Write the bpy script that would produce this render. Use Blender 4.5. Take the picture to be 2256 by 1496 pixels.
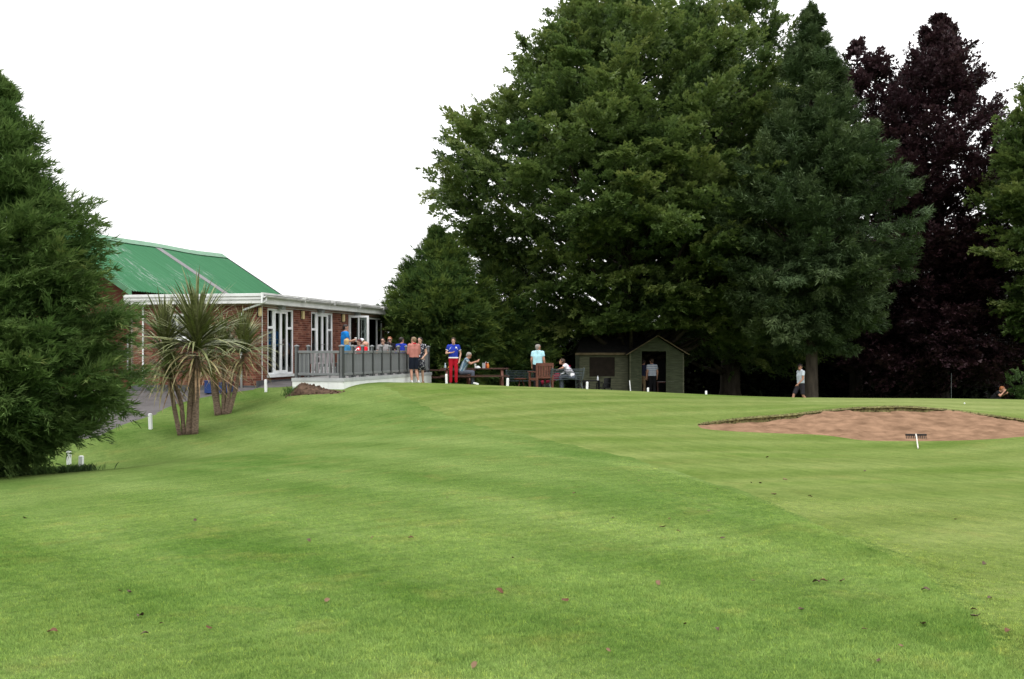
import bpy, bmesh, math, random
import numpy as np
from mathutils import Vector, Matrix
from mathutils.geometry import delaunay_2d_cdt

for o in list(bpy.data.objects): bpy.data.objects.remove(o)
S = bpy.context.scene
COL = S.collection
R = math.radians
random.seed(7)

# ------------------------------------------------------------------ camera
EYE, FOC, HZ, CX = 1.6, 2400.0, 770.0, 1128.0      # eye height, focal length / horizon row / centre column of the 2256 x 1496 photo
cd = bpy.data.cameras.new('camera'); cam = bpy.data.objects.new('camera', cd); COL.objects.link(cam)
cam.location = (0, 0, EYE); cam.rotation_euler = (R(90), 0, 0)
cd.sensor_width = 36; cd.lens = 36*FOC/2256; cd.shift_y = (HZ-748)/2256
cd.clip_start = .1; cd.clip_end = 3000
S.camera = cam
# ------------------------------------------------------------------ sky (bright even overcast) and soft sun
SUN_EL, SUN_AZ = 58, 205          # azimuth measured clockwise from +Y : behind the camera, a little left
wd = bpy.data.worlds.new('World'); S.world = wd; wd.use_nodes = True
nt = wd.node_tree; nt.nodes.clear()
def N(t, typ, **kw):
    n = t.nodes.new(typ)
    for k, v in kw.items(): setattr(n, k, v)
    return n
out = N(nt, 'ShaderNodeOutputWorld'); bg = N(nt, 'ShaderNodeBackground'); bg.inputs[1].default_value = 0.1
sky = N(nt, 'ShaderNodeTexSky'); sky.sky_type = 'NISHITA'; sky.sun_disc = False
sky.sun_elevation = R(SUN_EL); sky.sun_rotation = R(SUN_AZ); sky.air_density = 1; sky.dust_density = 3
tc = N(nt, 'ShaderNodeTexCoord'); sx = N(nt, 'ShaderNodeSeparateXYZ'); nt.links.new(tc.outputs['Generated'], sx.inputs[0])
mx = N(nt, 'ShaderNodeMath', operation='MAXIMUM'); mx.inputs[1].default_value = 0; nt.links.new(sx.outputs[2], mx.inputs[0])
ma = N(nt, 'ShaderNodeMath', operation='MULTIPLY_ADD'); nt.links.new(mx.outputs[0], ma.inputs[0]); ma.inputs[1].default_value = 19; ma.inputs[2].default_value = 13.0
vm = N(nt, 'ShaderNodeVectorMath', operation='SCALE'); vm.inputs[0].default_value = (1.0, 1.0, 1.0); nt.links.new(ma.outputs[0], vm.inputs['Scale'])
mix = N(nt, 'ShaderNodeMixRGB'); mix.inputs[0].default_value = 0.92
nt.links.new(sky.outputs[0], mix.inputs[1]); nt.links.new(vm.outputs[0], mix.inputs[2])
nt.links.new(mix.outputs[0], bg.inputs[0]); nt.links.new(bg.outputs[0], out.inputs[0])
sd = bpy.data.lights.new('sun', 'SUN'); sd.energy = 1.1; sd.angle = R(24); sd.color = (1, .97, .92)
sun = bpy.data.objects.new('sun', sd); COL.objects.link(sun)
_d = Vector((math.sin(R(SUN_AZ))*math.cos(R(SUN_EL)), math.cos(R(SUN_AZ))*math.cos(R(SUN_EL)), math.sin(R(SUN_EL))))
sun.rotation_euler = _d.to_track_quat('Z', 'Y').to_euler(); sun.location = (0, -20, 40)
S.view_settings.view_transform = 'Standard'; S.view_settings.look = 'None'
S.view_settings.exposure = 0.0; S.view_settings.gamma = 1.0; S.view_settings.use_curve_mapping = False
S.render.engine = 'CYCLES'
S.cycles.max_bounces = 8; S.cycles.diffuse_bounces = 6; S.cycles.transparent_max_bounces = 8
S.cycles.caustics_reflective = False; S.cycles.caustics_refractive = False
S.cycles.use_denoising = True

# ------------------------------------------------------------------ helpers
def link(o, parent=None):
    COL.objects.link(o)
    if parent is not None: o.parent = parent
    return o
def tag(o, label=None, cat=None, group=None, kind=None):
    if label: o['label'] = label
    if cat: o['category'] = cat
    if group: o['group'] = group
    if kind: o['kind'] = kind
    return o
def empty(name, loc=(0, 0, 0), rz=0, parent=None):
    o = bpy.data.objects.new(name, None); link(o, parent); o.location = loc; o.rotation_euler = (0, 0, rz)
    o.empty_display_size = .2
    return o
def thing(name, label, cat, loc=(0, 0, 0), rz=0, group=None):
    return tag(empty(name, loc, rz), label, cat, group)
class MB:
    def __init__(s): s.v = []; s.f = []
    def add(s, vs, fs):
        b = len(s.v); s.v += [tuple(q) for q in vs]; s.f += [tuple(b+i for i in f) for f in fs]; return s
    def box(s, x0, x1, y0, y1, z0, z1):
        return s.add([(x0,y0,z0),(x1,y0,z0),(x1,y1,z0),(x0,y1,z0),(x0,y0,z1),(x1,y0,z1),(x1,y1,z1),(x0,y1,z1)],
                     [(0,3,2,1),(4,5,6,7),(0,1,5,4),(1,2,6,5),(2,3,7,6),(3,0,4,7)])
    def bar(s, p, q, w, h, up=(0, 0, 1)):
        p = Vector(p); q = Vector(q); d = (q-p).normalized(); a = d.cross(Vector(up))
        if a.length < 1e-4: a = d.cross(Vector((1, 0, 0)))
        a.normalize(); b = a.cross(d).normalized(); a *= w/2; b *= h/2
        vs = [p-a-b, p+a-b, p+a+b, p-a+b, q-a-b, q+a-b, q+a+b, q-a+b]
        return s.add(vs, [(0,3,2,1),(4,5,6,7),(0,1,5,4),(1,2,6,5),(2,3,7,6),(3,0,4,7)])
    def tube(s, pts, rs, n=8, cap=True):
        pts = [Vector(p) for p in pts]; rings = []
        ref = Vector((0, 0, 1))
        for i, p in enumerate(pts):
            d = (pts[min(i+1, len(pts)-1)]-pts[max(i-1, 0)]).normalized()
            a = d.cross(ref)
            if a.length < .05: a = d.cross(Vector((1, 0, 0)))
            a.normalize(); b = d.cross(a)
            rings.append([p+(a*math.cos(2*math.pi*k/n)+b*math.sin(2*math.pi*k/n))*rs[i] for k in range(n)])
        b0 = len(s.v)
        for r in rings: s.v += [tuple(q) for q in r]
        for i in range(len(rings)-1):
            for k in range(n):
                s.f.append((b0+i*n+k, b0+i*n+(k+1) % n, b0+(i+1)*n+(k+1) % n, b0+(i+1)*n+k))
        if cap:
            s.f.append(tuple(b0+k for k in range(n))[::-1]); s.f.append(tuple(b0+(len(rings)-1)*n+k for k in range(n)))
        return s
    def lathe(s, prof, c=(0, 0, 0), n=14):
        b0 = len(s.v)
        for r, z in prof:
            for k in range(n):
                a = 2*math.pi*k/n; s.v.append((c[0]+r*math.cos(a), c[1]+r*math.sin(a), c[2]+z))
        for i in range(len(prof)-1):
            for k in range(n):
                s.f.append((b0+i*n+k, b0+i*n+(k+1) % n, b0+(i+1)*n+(k+1) % n, b0+(i+1)*n+k))
        s.f.append(tuple(b0+k for k in range(n))[::-1]); s.f.append(tuple(b0+(len(prof)-1)*n+k for k in range(n)))
        return s
    def prism(s, poly, a0, a1, axis='y'):
        """2D polygon (x,z) extruded along y, or (y,z) along x."""
        n = len(poly)
        f = (lambda p, a: (p[0], a, p[1])) if axis == 'y' else (lambda p, a: (a, p[0], p[1])) if axis == 'x' else (lambda p, a: (p[0], p[1], a))
        vs = [f(p, a0) for p in poly]+[f(p, a1) for p in poly]
        return s.add(vs, [tuple(range(n))[::-1], tuple(range(n, 2*n))]+[(i, (i+1) % n, n+(i+1) % n, n+i) for i in range(n)])
    def mesh(s, name, mat=None, smooth=False):
        me = bpy.data.meshes.new(name); me.from_pydata(s.v, [], s.f)
        bm = bmesh.new(); bm.from_mesh(me); bmesh.ops.recalc_face_normals(bm, faces=bm.faces); bm.to_mesh(me); bm.free()
        if smooth: me.shade_smooth()
        if mat: me.materials.append(mat)
        return me
    def build(s, name, mat, parent=None, smooth=False, loc=None, bevel=0):
        o = bpy.data.objects.new(name, s.mesh(name, mat, smooth)); link(o, parent)
        if loc: o.location = loc
        if bevel:
            b = o.modifiers.new('bevel', 'BEVEL'); b.width = bevel; b.segments = 2; b.limit_method = 'ANGLE'
        return o
def boxo(name, mat, parent, *a, **k): return MB().box(*a).build(name, mat, parent, **k)
def copy_tree(o, parent=None):
    c = o.copy(); link(c, parent)
    for ch in o.children: copy_tree(ch, c)
    return c
def np_mesh(name, verts, quads, mat=None, attrs=None, smooth=False):
    me = bpy.data.meshes.new(name); nv, nq = len(verts), len(quads); k = quads.shape[1]
    me.vertices.add(nv); me.vertices.foreach_set('co', verts.astype(np.float32).ravel())
    me.loops.add(nq*k); me.loops.foreach_set('vertex_index', quads.astype(np.int32).ravel())
    me.polygons.add(nq); me.polygons.foreach_set('loop_start', np.arange(0, nq*k, k, dtype=np.int32))
    if smooth: me.polygons.foreach_set('use_smooth', np.ones(nq, bool))
    for an, (dom, arr) in (attrs or {}).items():
        a = me.attributes.new(an, 'FLOAT', dom); a.data.foreach_set('value', arr.astype(np.float32).ravel())
    me.update(calc_edges=True); me.validate()
    if mat: me.materials.append(mat)
    return me

# ------------------------------------------------------------------ materials
def mat(name, col, rough=.7, var=.12, scale=8, bump=0, bscale=None, spec=.3, col2=None, metal=0, stretch=None, sheen=0):
    m = bpy.data.materials.new(name); m.use_nodes = True; t = m.node_tree
    p = t.nodes['Principled BSDF']; p.inputs['Roughness'].default_value = rough
    p.inputs['Specular IOR Level'].default_value = spec; p.inputs['Metallic'].default_value = metal
    if sheen: p.inputs['Sheen Weight'].default_value = sheen
    tc = N(t, 'ShaderNodeTexCoord'); src = tc.outputs['Object']
    if stretch:
        mp = N(t, 'ShaderNodeMapping'); mp.inputs['Scale'].default_value = stretch; t.links.new(src, mp.inputs[0]); src = mp.outputs[0]
    nz = N(t, 'ShaderNodeTexNoise'); nz.inputs['Scale'].default_value = scale; nz.inputs['Detail'].default_value = 5; t.links.new(src, nz.inputs[0])
    cr = N(t, 'ShaderNodeValToRGB'); t.links.new(nz.outputs[0], cr.inputs[0])
    a = [max(0, c*(1-var*1.6)) for c in col]; b = [c*(1+var*1.6) for c in (col2 or col)]
    cr.color_ramp.elements[0].position = .3; cr.color_ramp.elements[1].position = .7
    cr.color_ramp.elements[0].color = (*a, 1); cr.color_ramp.elements[1].color = (*b, 1)
    t.links.new(cr.outputs[0], p.inputs['Base Color'])
    if bump:
        n2 = N(t, 'ShaderNodeTexNoise'); n2.inputs['Scale'].default_value = bscale or scale*4; n2.inputs['Detail'].default_value = 6; t.links.new(src, n2.inputs[0])
        bp = N(t, 'ShaderNodeBump'); bp.inputs['Strength'].default_value = bump; bp.inputs['Distance'].default_value = .02
        t.links.new(n2.outputs[0], bp.inputs['Height']); t.links.new(bp.outputs[0], p.inputs['Normal'])
    return m
def ramp(t, src, stops):
    cr = N(t, 'ShaderNodeValToRGB'); t.links.new(src, cr.inputs[0])
    while len(cr.color_ramp.elements) < len(stops): cr.color_ramp.elements.new(.5)
    for e, (p, c) in zip(cr.color_ramp.elements, stops): e.position = p; e.color = (*c, 1)
    return cr.outputs[0]
def noise(t, src, scale, detail=4, rough=.5, stretch=None):
    if stretch:
        mp = N(t, 'ShaderNodeMapping'); mp.inputs['Scale'].default_value = stretch; t.links.new(src, mp.inputs[0]); src = mp.outputs[0]
    n = N(t, 'ShaderNodeTexNoise'); n.inputs['Scale'].default_value = scale; n.inputs['Detail'].default_value = detail; n.inputs['Roughness'].default_value = rough
    t.links.new(src, n.inputs[0]); return n.outputs[0]
def mixc(t, fac, a, b, typ='MIX'):
    m = N(t, 'ShaderNodeMixRGB', blend_type=typ)
    for i, s in ((0, fac), (1, a), (2, b)):
        if hasattr(s, 'is_linked') or hasattr(s, 'links'): t.links.new(s, m.inputs[i])
        elif i == 0: m.inputs[0].default_value = s
        else: m.inputs[i].default_value = (*s, 1)
    return m.outputs[0]
def turf(name, dark, light, yellow, rot, stripe=.5, blade=False, fine=1.0):
    """mown grass: broad patches, mower drift with painted pale sheen, dry spots, in world space"""
    m = bpy.data.materials.new(name); m.use_nodes = True; t = m.node_tree; p = t.nodes['Principled BSDF']
    p.inputs['Roughness'].default_value = .9; p.inputs['Specular IOR Level'].default_value = .0
    g = N(t, 'ShaderNodeNewGeometry'); pos = g.outputs['Position']
    mp = N(t, 'ShaderNodeMapping'); mp.inputs['Rotation'].default_value = (0, 0, R(rot)); t.links.new(pos, mp.inputs[0]); src = mp.outputs[0]
    big = noise(t, src, .35, 5, .6, (1, .55, 1))
    c = ramp(t, big, [(.33, dark), (.66, light)])
    drift = noise(t, src, .5, 3, .5, (2.6, .5, 1))
    c = mixc(t, ramp(t, drift, [(.42, (0, 0, 0)), (.68, (stripe,)*3)]), c, light)  # pale sheen of the sward mixed in as lighter colour
    patch = noise(t, pos, 1.3, 6, .65)
    c = mixc(t, ramp(t, patch, [(.55, (0, 0, 0)), (.8, (.75,)*3)]), c, yellow)
    st2 = noise(t, src, 1.0, 4, .6, (.9, 4.5, 1))
    c = mixc(t, .55, c, ramp(t, st2, [(.3, (.74, .76, .7)), (.5, (1, 1, 1)), (.72, (1.24, 1.18, 1.25))]), 'MULTIPLY')
    wv = N(t, 'ShaderNodeTexWave'); wv.inputs['Scale'].default_value = .17; wv.inputs['Distortion'].default_value = 3.5; wv.inputs['Detail'].default_value = 3; wv.inputs['Detail Scale'].default_value = .6; t.links.new(src, wv.inputs['Vector'])
    c = mixc(t, 1.0, c, ramp(t, wv.outputs['Fac'], [(.1, (.92, .935, .90)), (.9, (1.08, 1.06, 1.10))]), 'MULTIPLY')
    clm = noise(t, pos, 5.5, 5, .7)
    c = mixc(t, .6, c, ramp(t, clm, [(.28, (.66, .74, .66)), (.5, (1, 1, 1)), (.74, (1.28, 1.2, 1.15))]), 'MULTIPLY')
    fn = noise(t, pos, 22, 5, .75)
    c = mixc(t, .55*fine, c, ramp(t, fn, [(.25, (.35,)*3), (.5, (.95,)*3), (.78, (1.6,)*3)]), 'MULTIPLY')
    if blade:
        at = N(t, 'ShaderNodeObjectInfo')
        c = mixc(t, 1.0, c, ramp(t, at.outputs['Random'], [(0, (.72, .78, .7)), (.6, (1.05, 1.05, 1)), (.9, (1.25, 1.2, 1.1)), (1, (1.7, 1.45, 1.1))]), 'MULTIPLY')
        tr = N(t, 'ShaderNodeBsdfTranslucent'); t.links.new(c, tr.inputs[0]); ms = N(t, 'ShaderNodeMixShader'); ms.inputs[0].default_value = .3
        t.links.new(p.outputs[0], ms.inputs[1]); t.links.new(tr.outputs[0], ms.inputs[2]); t.links.new(ms.outputs[0], t.nodes['Material Output'].inputs[0])
    else:
        b1 = noise(t, pos, 60, 6, .8); b2 = noise(t, pos, 9, 3)
        bp = N(t, 'ShaderNodeBump'); bp.inputs['Strength'].default_value = .55*fine; bp.inputs['Distance'].default_value = .03; t.links.new(b1, bp.inputs['Height'])
        bq = N(t, 'ShaderNodeBump'); bq.inputs['Strength'].default_value = .3*fine; bq.inputs['Distance'].default_value = .06; t.links.new(b2, bq.inputs['Height']); t.links.new(bp.outputs[0], bq.inputs['Normal'])
        t.links.new(bq.outputs[0], p.inputs['Normal'])
    t.links.new(c, p.inputs['Base Color'])
    return m
def leafmat(name, stops, trans=.3, rough=.5, spec=.25, gain=(1.4, 1.35, 1.6)):
    stops = [(p_, tuple(a*b for a, b in zip(c_, gain))) for p_, c_ in stops]
    m = bpy.data.materials.new(name); m.use_nodes = True; t = m.node_tree; p = t.nodes['Principled BSDF']
    p.inputs['Roughness'].default_value = rough; p.inputs['Specular IOR Level'].default_value = spec
    a = N(t, 'ShaderNodeAttribute'); a.attribute_name = 'tint'
    c = ramp(t, a.outputs['Fac'], stops); t.links.new(c, p.inputs['Base Color'])
    tr = N(t, 'ShaderNodeBsdfTranslucent'); t.links.new(c, tr.inputs[0]); ms = N(t, 'ShaderNodeMixShader'); ms.inputs[0].default_value = trans
    t.links.new(p.outputs[0], ms.inputs[1]); t.links.new(tr.outputs[0], ms.inputs[2]); t.links.new(ms.outputs[0], t.nodes['Material Output'].inputs[0])
    return m
M = {}
BK = 1.98      # single blades are brighter than the shaded sward they make up
R_D, R_L, R_Y = (.067, .123, .026), (.129, .183, .053), (.165, .172, .053)
F_D, F_L, F_Y = (.080, .128, .026), (.130, .166, .050), (.152, .160, .051)
G_D, G_L, G_Y = (.120, .162, .046), (.158, .190, .066), (.165, .178, .066)
M['rough'] = turf('rough_turf', R_D, R_L, R_Y, -35, .5)
M['fair'] = turf('fairway_turf', F_D, F_L, F_Y, 62, .8, fine=.55)
M['green'] = turf('green_turf', G_D, G_L, G_Y, 80, .6, fine=.3)
M['rough_b'] = turf('rough_blade', tuple(c*BK for c in R_D), tuple(c*BK for c in R_L), tuple(c*BK for c in R_Y), -35, .5, blade=True, fine=.3)
M['fair_b'] = turf('fairway_blade', tuple(c*2.15 for c in F_D), tuple(c*2.15 for c in F_L), tuple(c*2.1 for c in F_Y), 62, .8, blade=True, fine=.3)
M['tarmac'] = mat('tarmac', (.105, .098, .098), .9, .12, 3, .4, 120, .1)
M['concrete'] = mat('concrete', (.36, .34, .31), .9, .15, 4, .3, 60)
M['white'] = mat('white_plastic', (.78, .79, .80), .4, .05, 3, spec=.4)
M['whitewood'] = mat('white_board', (.79, .80, .80), .5, .06, 2, spec=.35)
M['fascia'] = mat('weathered_white_paint', (.66, .66, .66), .6, .07, 3, .1, 30)
M['gutter'] = mat('stained_gutter', (.52, .52, .51), .55, .16, 2.5, stretch=(1, 1, 1.5))
M['trimgrey'] = mat('pale_grey_trim', (.42, .43, .44), .6, .08, 3)
M['railgrey'] = mat('grey_rail', (.175, .183, .188), .55, .06, 3)
M['postgrey'] = mat('charcoal_post', (.052, .056, .058), .5, .08, 3)
M['deck'] = mat('deck_board', (.17, .165, .16), .7, .15, 3, .2, 40, stretch=(6, .5, 1))
M['mortar'] = mat('mortar', (.30, .20, .165), .95, .12, 20, .3, 90)
M['plinth'] = mat('dark_plinth', (.075, .077, .082), .8, .15, 4, .2, 40)
M['soil'] = mat('soil', (.075, .048, .033), .95, .35, 9, .8, 30, .1)
M['sand'] = mat('bunker_sand', (.158, .096, .060), .95, .13, 3.0, .6, 12, .0, col2=(.198, .122, .078))
M['lip'] = mat('dry_lip', (.095, .070, .040), .95, .4, 14, .6, 40, .05, col2=(.13, .125, .050))
M['black'] = mat('black', (.012, .012, .013), .5, .1, 5)
M['darkroom'] = mat('dim_interior', (.22, .19, .16), .9, .1, 2)
M['cream'] = mat('cream_plastic', (.62, .50, .26), .5, .08, 6)
M['steel'] = mat('grey_metal', (.33, .34, .35), .45, .1, 8, metal=.3)
M['cable'] = mat('cable_grey', (.55, .52, .48), .6, .1, 8)
M['bark'] = mat('bark', (.055, .045, .036), .95, .3, 6, .9, 18, .1, stretch=(1, 1, .25))
M['darkbark'] = mat('dark_bark', (.035, .03, .025), .95, .3, 6, .9, 18, .1, stretch=(1, 1, .25))
M['palmbark'] = mat('palm_bark', (.175, .125, .095), .95, .3, 14, .9, 30, .1, stretch=(1, 1, 2.5))
M['wood'] = mat('dark_wood', (.058, .026, .018), .6, .25, 4, .2, 30, stretch=(1, 6, 6))
M['wood2'] = mat('red_brown_wood', (.115, .042, .027), .6, .2, 4, .2, 30, stretch=(1, 6, 6))
M['shed'] = mat('green_shed_boards', (.066, .078, .044), .85, .2, 3, .3, 30, stretch=(1, 1, 5))
M['shedlite'] = mat('olive_shed_boards', (.125, .130, .082), .85, .2, 3, .3, 30, stretch=(1, 1, 5))
M['barge'] = mat('barge_board', (.19, .145, .085), .85, .2, 4)
M['felt'] = mat('roof_felt', (.018, .017, .017), .95, .2, 6, .3, 60)
M['bluebox'] = mat('blue_plastic', (.012, .04, .16), .5, .1, 5)
def glassmat():
    m = bpy.data.materials.new('window_glass'); m.use_nodes = True; t = m.node_tree; t.nodes.clear()
    o = N(t, 'ShaderNodeOutputMaterial'); g = N(t, 'ShaderNodeBsdfGlossy'); g.inputs['Roughness'].default_value = .01; g.inputs[0].default_value = (.9, .93, .92, 1)
    tr = N(t, 'ShaderNodeBsdfTransparent'); tr.inputs[0].default_value = (.55, .6, .58, 1); f = N(t, 'ShaderNodeFresnel'); f.inputs[0].default_value = 1.6
    ms = N(t, 'ShaderNodeMixShader'); t.links.new(f.outputs[0], ms.inputs[0]); t.links.new(tr.outputs[0], ms.inputs[1]); t.links.new(g.outputs[0], ms.inputs[2]); t.links.new(ms.outputs[0], o.inputs[0])
    return m
M['glass'] = glassmat()
def brickmat():
    m = bpy.data.materials.new('brick'); m.use_nodes = True; t = m.node_tree; p = t.nodes['Principled BSDF']; p.inputs['Roughness'].default_value = .9; p.inputs['Specular IOR Level'].default_value = .1
    g = N(t, 'ShaderNodeNewGeometry'); oi = N(t, 'ShaderNodeObjectInfo')
    ad = N(t, 'ShaderNodeMath', operation='ADD'); t.links.new(g.outputs['Random Per Island'], ad.inputs[0]); t.links.new(oi.outputs['Random'], ad.inputs[1])
    fr = N(t, 'ShaderNodeMath', operation='FRACT'); t.links.new(ad.outputs[0], fr.inputs[0])
    c = ramp(t, fr.outputs[0], [(0, (.085, .032, .022)), (.35, (.140, .050, .034)), (.75, (.180, .068, .045)), (1, (.23, .11, .075))])
    nz = noise(t, g.outputs['Position'], 30, 5, .7)
    c = mixc(t, .6, c, ramp(t, nz, [(.2, (.6,)*3), (.8, (1.35,)*3)]), 'MULTIPLY')
    big = noise(t, g.outputs['Position'], .7, 3)
    c = mixc(t, .5, c, ramp(t, big, [(.3, (.75,)*3), (.7, (1.2,)*3)]), 'MULTIPLY')
    t.links.new(c, p.inputs['Base Color'])
    bp = N(t, 'ShaderNodeBump'); bp.inputs['Strength'].default_value = .4; bp.inputs['Distance'].default_value = .004; t.links.new(nz, bp.inputs['Height']); t.links.new(bp.outputs[0], p.inputs['Normal'])
    return m
M['brick'] = brickmat()
def roofmat():
    m = bpy.data.materials.new('green_corrugated'); m.use_nodes = True; t = m.node_tree; p = t.nodes['Principled BSDF']; p.inputs['Roughness'].default_value = .75; p.inputs['Specular IOR Level'].default_value = .12
    tc = N(t, 'ShaderNodeTexCoord'); src = tc.outputs['Object']
    a = noise(t, src, 1.0, 4, .6, (.4, 7, .4)); c = ramp(t, a, [(.3, (.026, .112, .049)), (.7, (.042, .150, .070))])
    fl = noise(t, src, 1.0, 8, .75, (1.6, 16, 1.6)); patch = noise(t, src, .33, 3)
    mu = N(t, 'ShaderNodeMath', operation='MULTIPLY'); t.links.new(ramp(t, fl, [(.53, (0,)*3), (.60, (1,)*3)]), mu.inputs[0]); t.links.new(ramp(t, patch, [(.47, (0,)*3), (.57, (1,)*3)]), mu.inputs[1])
    c = mixc(t, mu.outputs[0], c, (.20, .255, .22)); t.links.new(c, p.inputs['Base Color'])
    return m
M['roof'] = roofmat()
M['roofcap'] = mat('green_ridge_cap', (.075, .19, .105), .5, .12, 4)
M['rooflight'] = mat('weathered_roof_light', (.15, .145, .15), .6, .2, 6, stretch=(1, 6, 1))

# ------------------------------------------------------------------ terrain
def wx(px, Y): return (px-CX)/FOC*Y
def at(px, py, Y): return Vector((wx(px, Y), Y, EYE+(HZ-py)/FOC*Y))
CT = [(-7,-2,0),(0,-3,0),(7,-2,0),(-3,5.3,-.02),(0,5.3,0),(3,5.3,0),(-13,8,-.5),(13,8,-.1),(-4.5,10,-.16),(0,10,-.03),(5,10,-.05),
      (-7,15,-.5),(0,15,-.04),(6,14,-.13),(13,14,-.25),(-12,20,-.95),(-18,24,-1.2),(-5,21,-.42),(0,21,.0),(3.5,20,-.1),(-2.5,27,.02),(1,29,.2),
      (-20,33,-.3),(-20,42,.1),(-30,30,-.6)]
for px, py, Y in [(0,1050,21),(178,1042,24.5),(332,945,29),(415,957,28),(490,915,31.5),(270,932,30),(381,887,34),(586,865,34),(640,866,32.8),(690,864,32.6),(756,864,33.2),
                  (800,851,33.6),(840,844,35.6),(900,843,37.5),(950,845,38.5),(1118,851,36),(1118,852,38),(1300,858,36),(1556,870,36),(1430,864,36),(1000,846,40),(1060,858,43),(1200,862,43),
                  (1537,938,24.5),(1650,921,26),(1750,914,26.6),(1900,899,27.4),(2000,897,27.6),(2100,905,27.6),(2256,926,27),(1900,973,22),(2256,965,22),(1700,957,22.6),
                  (1710,890,31),(1850,878,36),(2050,879,37.5),(2256,882,38),(1400,880,50),(1765,901,45),(2075,905,55),(1850,892,31.5),(2150,901,31),(1990,888,32),
                  (566,853,34.6),(480,856,35),(300,858,36),(500,855,40),(650,855,48),(950,860,50)]:
    q = at(px, py, Y); CT.append((q.x, q.y, q.z))
CT += [(-5,62,-.6),(10,62,-1.1),(25,62,-1.3),(30,45,-1.0),(30,30,-.5),(26,18,-.4),(-25,60,0)]
CT = np.array(CT)
def _phi(r2): return .5*r2*np.log(r2+1e-9)
_n = len(CT); _A = np.zeros((_n+3, _n+3)); _d2 = ((CT[:, None, :2]-CT[None, :, :2])**2).sum(-1)
_A[:_n, :_n] = _phi(_d2)+np.eye(_n)*.6; _A[:_n, _n] = 1; _A[:_n, _n+1:] = CT[:, :2]; _A[_n, :_n] = 1; _A[_n+1:, :_n] = CT[:, :2].T
_w = np.linalg.solve(_A, np.concatenate([CT[:, 2], [0, 0, 0]]))
def hz(X, Y):
    X = np.asarray(X, float); Y = np.asarray(Y, float); sh = X.shape; X = X.ravel(); Y = Y.ravel(); z = np.empty_like(X)
    cx_ = np.clip(X, -32, 32); cy_ = np.clip(Y, -4, 64)
    for i in range(0, len(X), 20000):
        a = cx_[i:i+20000]; b = cy_[i:i+20000]
        z[i:i+20000] = _phi((a[:, None]-CT[:, 0])**2+(b[:, None]-CT[:, 1])**2)@_w[:_n]+_w[_n]+_w[_n+1]*a+_w[_n+2]*b
    d = np.maximum(np.abs(X-cx_), np.abs(Y-cy_)); t = np.clip(d/40, 0, 1); t = t*t*(3-2*t)
    z = z*(1-t)-.9*t
    return z.reshape(sh)
def gz(x, y): return float(hz(np.array([x]), np.array([y]))[0])
def hit(px, py, y0=3.5, y1=80):
    """point of the ground seen at a place in the photograph"""
    Y = np.arange(y0, y1, .04); X = wx(px, Y); z = EYE+(HZ-py)/FOC*Y
    k = np.argmax(hz(X, Y) >= z); return Vector((X[k], Y[k], z[k])) if k else None
BF = [(1537,938),(1545,946),(1600,951),(1700,956),(1800,958),(1860,966),(1900,972),(1980,973),(2100,973),(2200,969),(2256,963)]   # near edge of the sand
BB = [(1537,934,24.7),(1570,928,25.1),(1610,923,25.6),(1650,919,26),(1700,916,26.3),(1750,912,26.6),(1800,907,27),(1860,901,27.3),(1920,897,27.5),(2000,895,27.7),(2050,898,27.7),(2100,904,27.6),(2200,916,27.2),(2256,925,26.9)]
front = []
for px, py in BF:
    h = hit(px, py); front.append((h.x, h.y))
front += [(11.9, 22.6), (12.9, 23.6)]
back = [(wx(px, Y), Y) for px, py, Y in BB]+[(13.3, 26.1), (13.5, 24.9)]
def resample(pts, step):
    out = []
    for (a, b), (c, d) in zip(pts[:-1], pts[1:]):
        n = max(1, int(math.hypot(c-a, d-b)/step))
        out += [(a+(c-a)*i/n, b+(d-b)*i/n) for i in range(n)]
    return out+[pts[-1]]
def smooth_line(p, it=2, closed=False):
    for _ in range(it):
        q = [p[0]]
        for a, b in zip(p[:-1], p[1:]): q += [(.75*a[0]+.25*b[0], .75*a[1]+.25*b[1]), (.25*a[0]+.75*b[0], .25*a[1]+.75*b[1])]
        q.append(p[-1]); p = q
    return p
front = smooth_line(front); back = smooth_line(back)
bunker = resample(front+back[::-1], .12)
def inside(X, Y, poly):
    X = np.asarray(X, float); Y = np.asarray(Y, float); r = np.zeros(X.shape, bool); P = np.array(poly); j = len(P)-1
    for i in range(len(P)):
        c = ((P[i, 1] > Y) != (P[j, 1] > Y)) & (X < (P[j, 0]-P[i, 0])*(Y-P[i, 1])/(P[j, 1]-P[i, 1]+1e-12)+P[i, 0]); r ^= c; j = i
    return r
bk = np.array(bunker)
def near_bunker(X, Y):
    X = np.asarray(X, float).ravel(); Y = np.asarray(Y, float).ravel(); d = np.full(X.shape, 1e9)
    s = (X > 2) & (X < 15) & (Y > 20) & (Y < 30)
    if s.any(): d[s] = np.sqrt(((X[s][:, None]-bk[:, 0])**2+(Y[s][:, None]-bk[:, 1])**2).min(1))
    ins = np.zeros(X.shape, bool); ins[s] = inside(X[s], Y[s], bunker)
    return np.where(ins, -d, d)
def axis(segs):
    out = [segs[0][0]]
    for a, b, st in segs:
        n = max(1, round((b-a)/st)); out += list(a+(b-a)*(i+1)/n for i in range(n))
    return np.array(out)
gx = axis([(-900,-300,150),(-300,-80,44),(-80,-30,7),(-30,-16,1),(-16,16,.25),(16,30,1),(30,80,7),(80,300,44),(300,900,150)])
gy = axis([(-600,-100,100),(-100,-8,12),(-8,2,1),(2,46,.25),(46,64,1),(64,110,6),(110,400,50),(400,1500,220)])
GX, GY = np.meshgrid(gx, gy)
GZ = hz(GX, GY); nb = near_bunker(GX, GY).reshape(GX.shape); GZ = np.where(nb < .35, GZ-.9, GZ)
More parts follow.
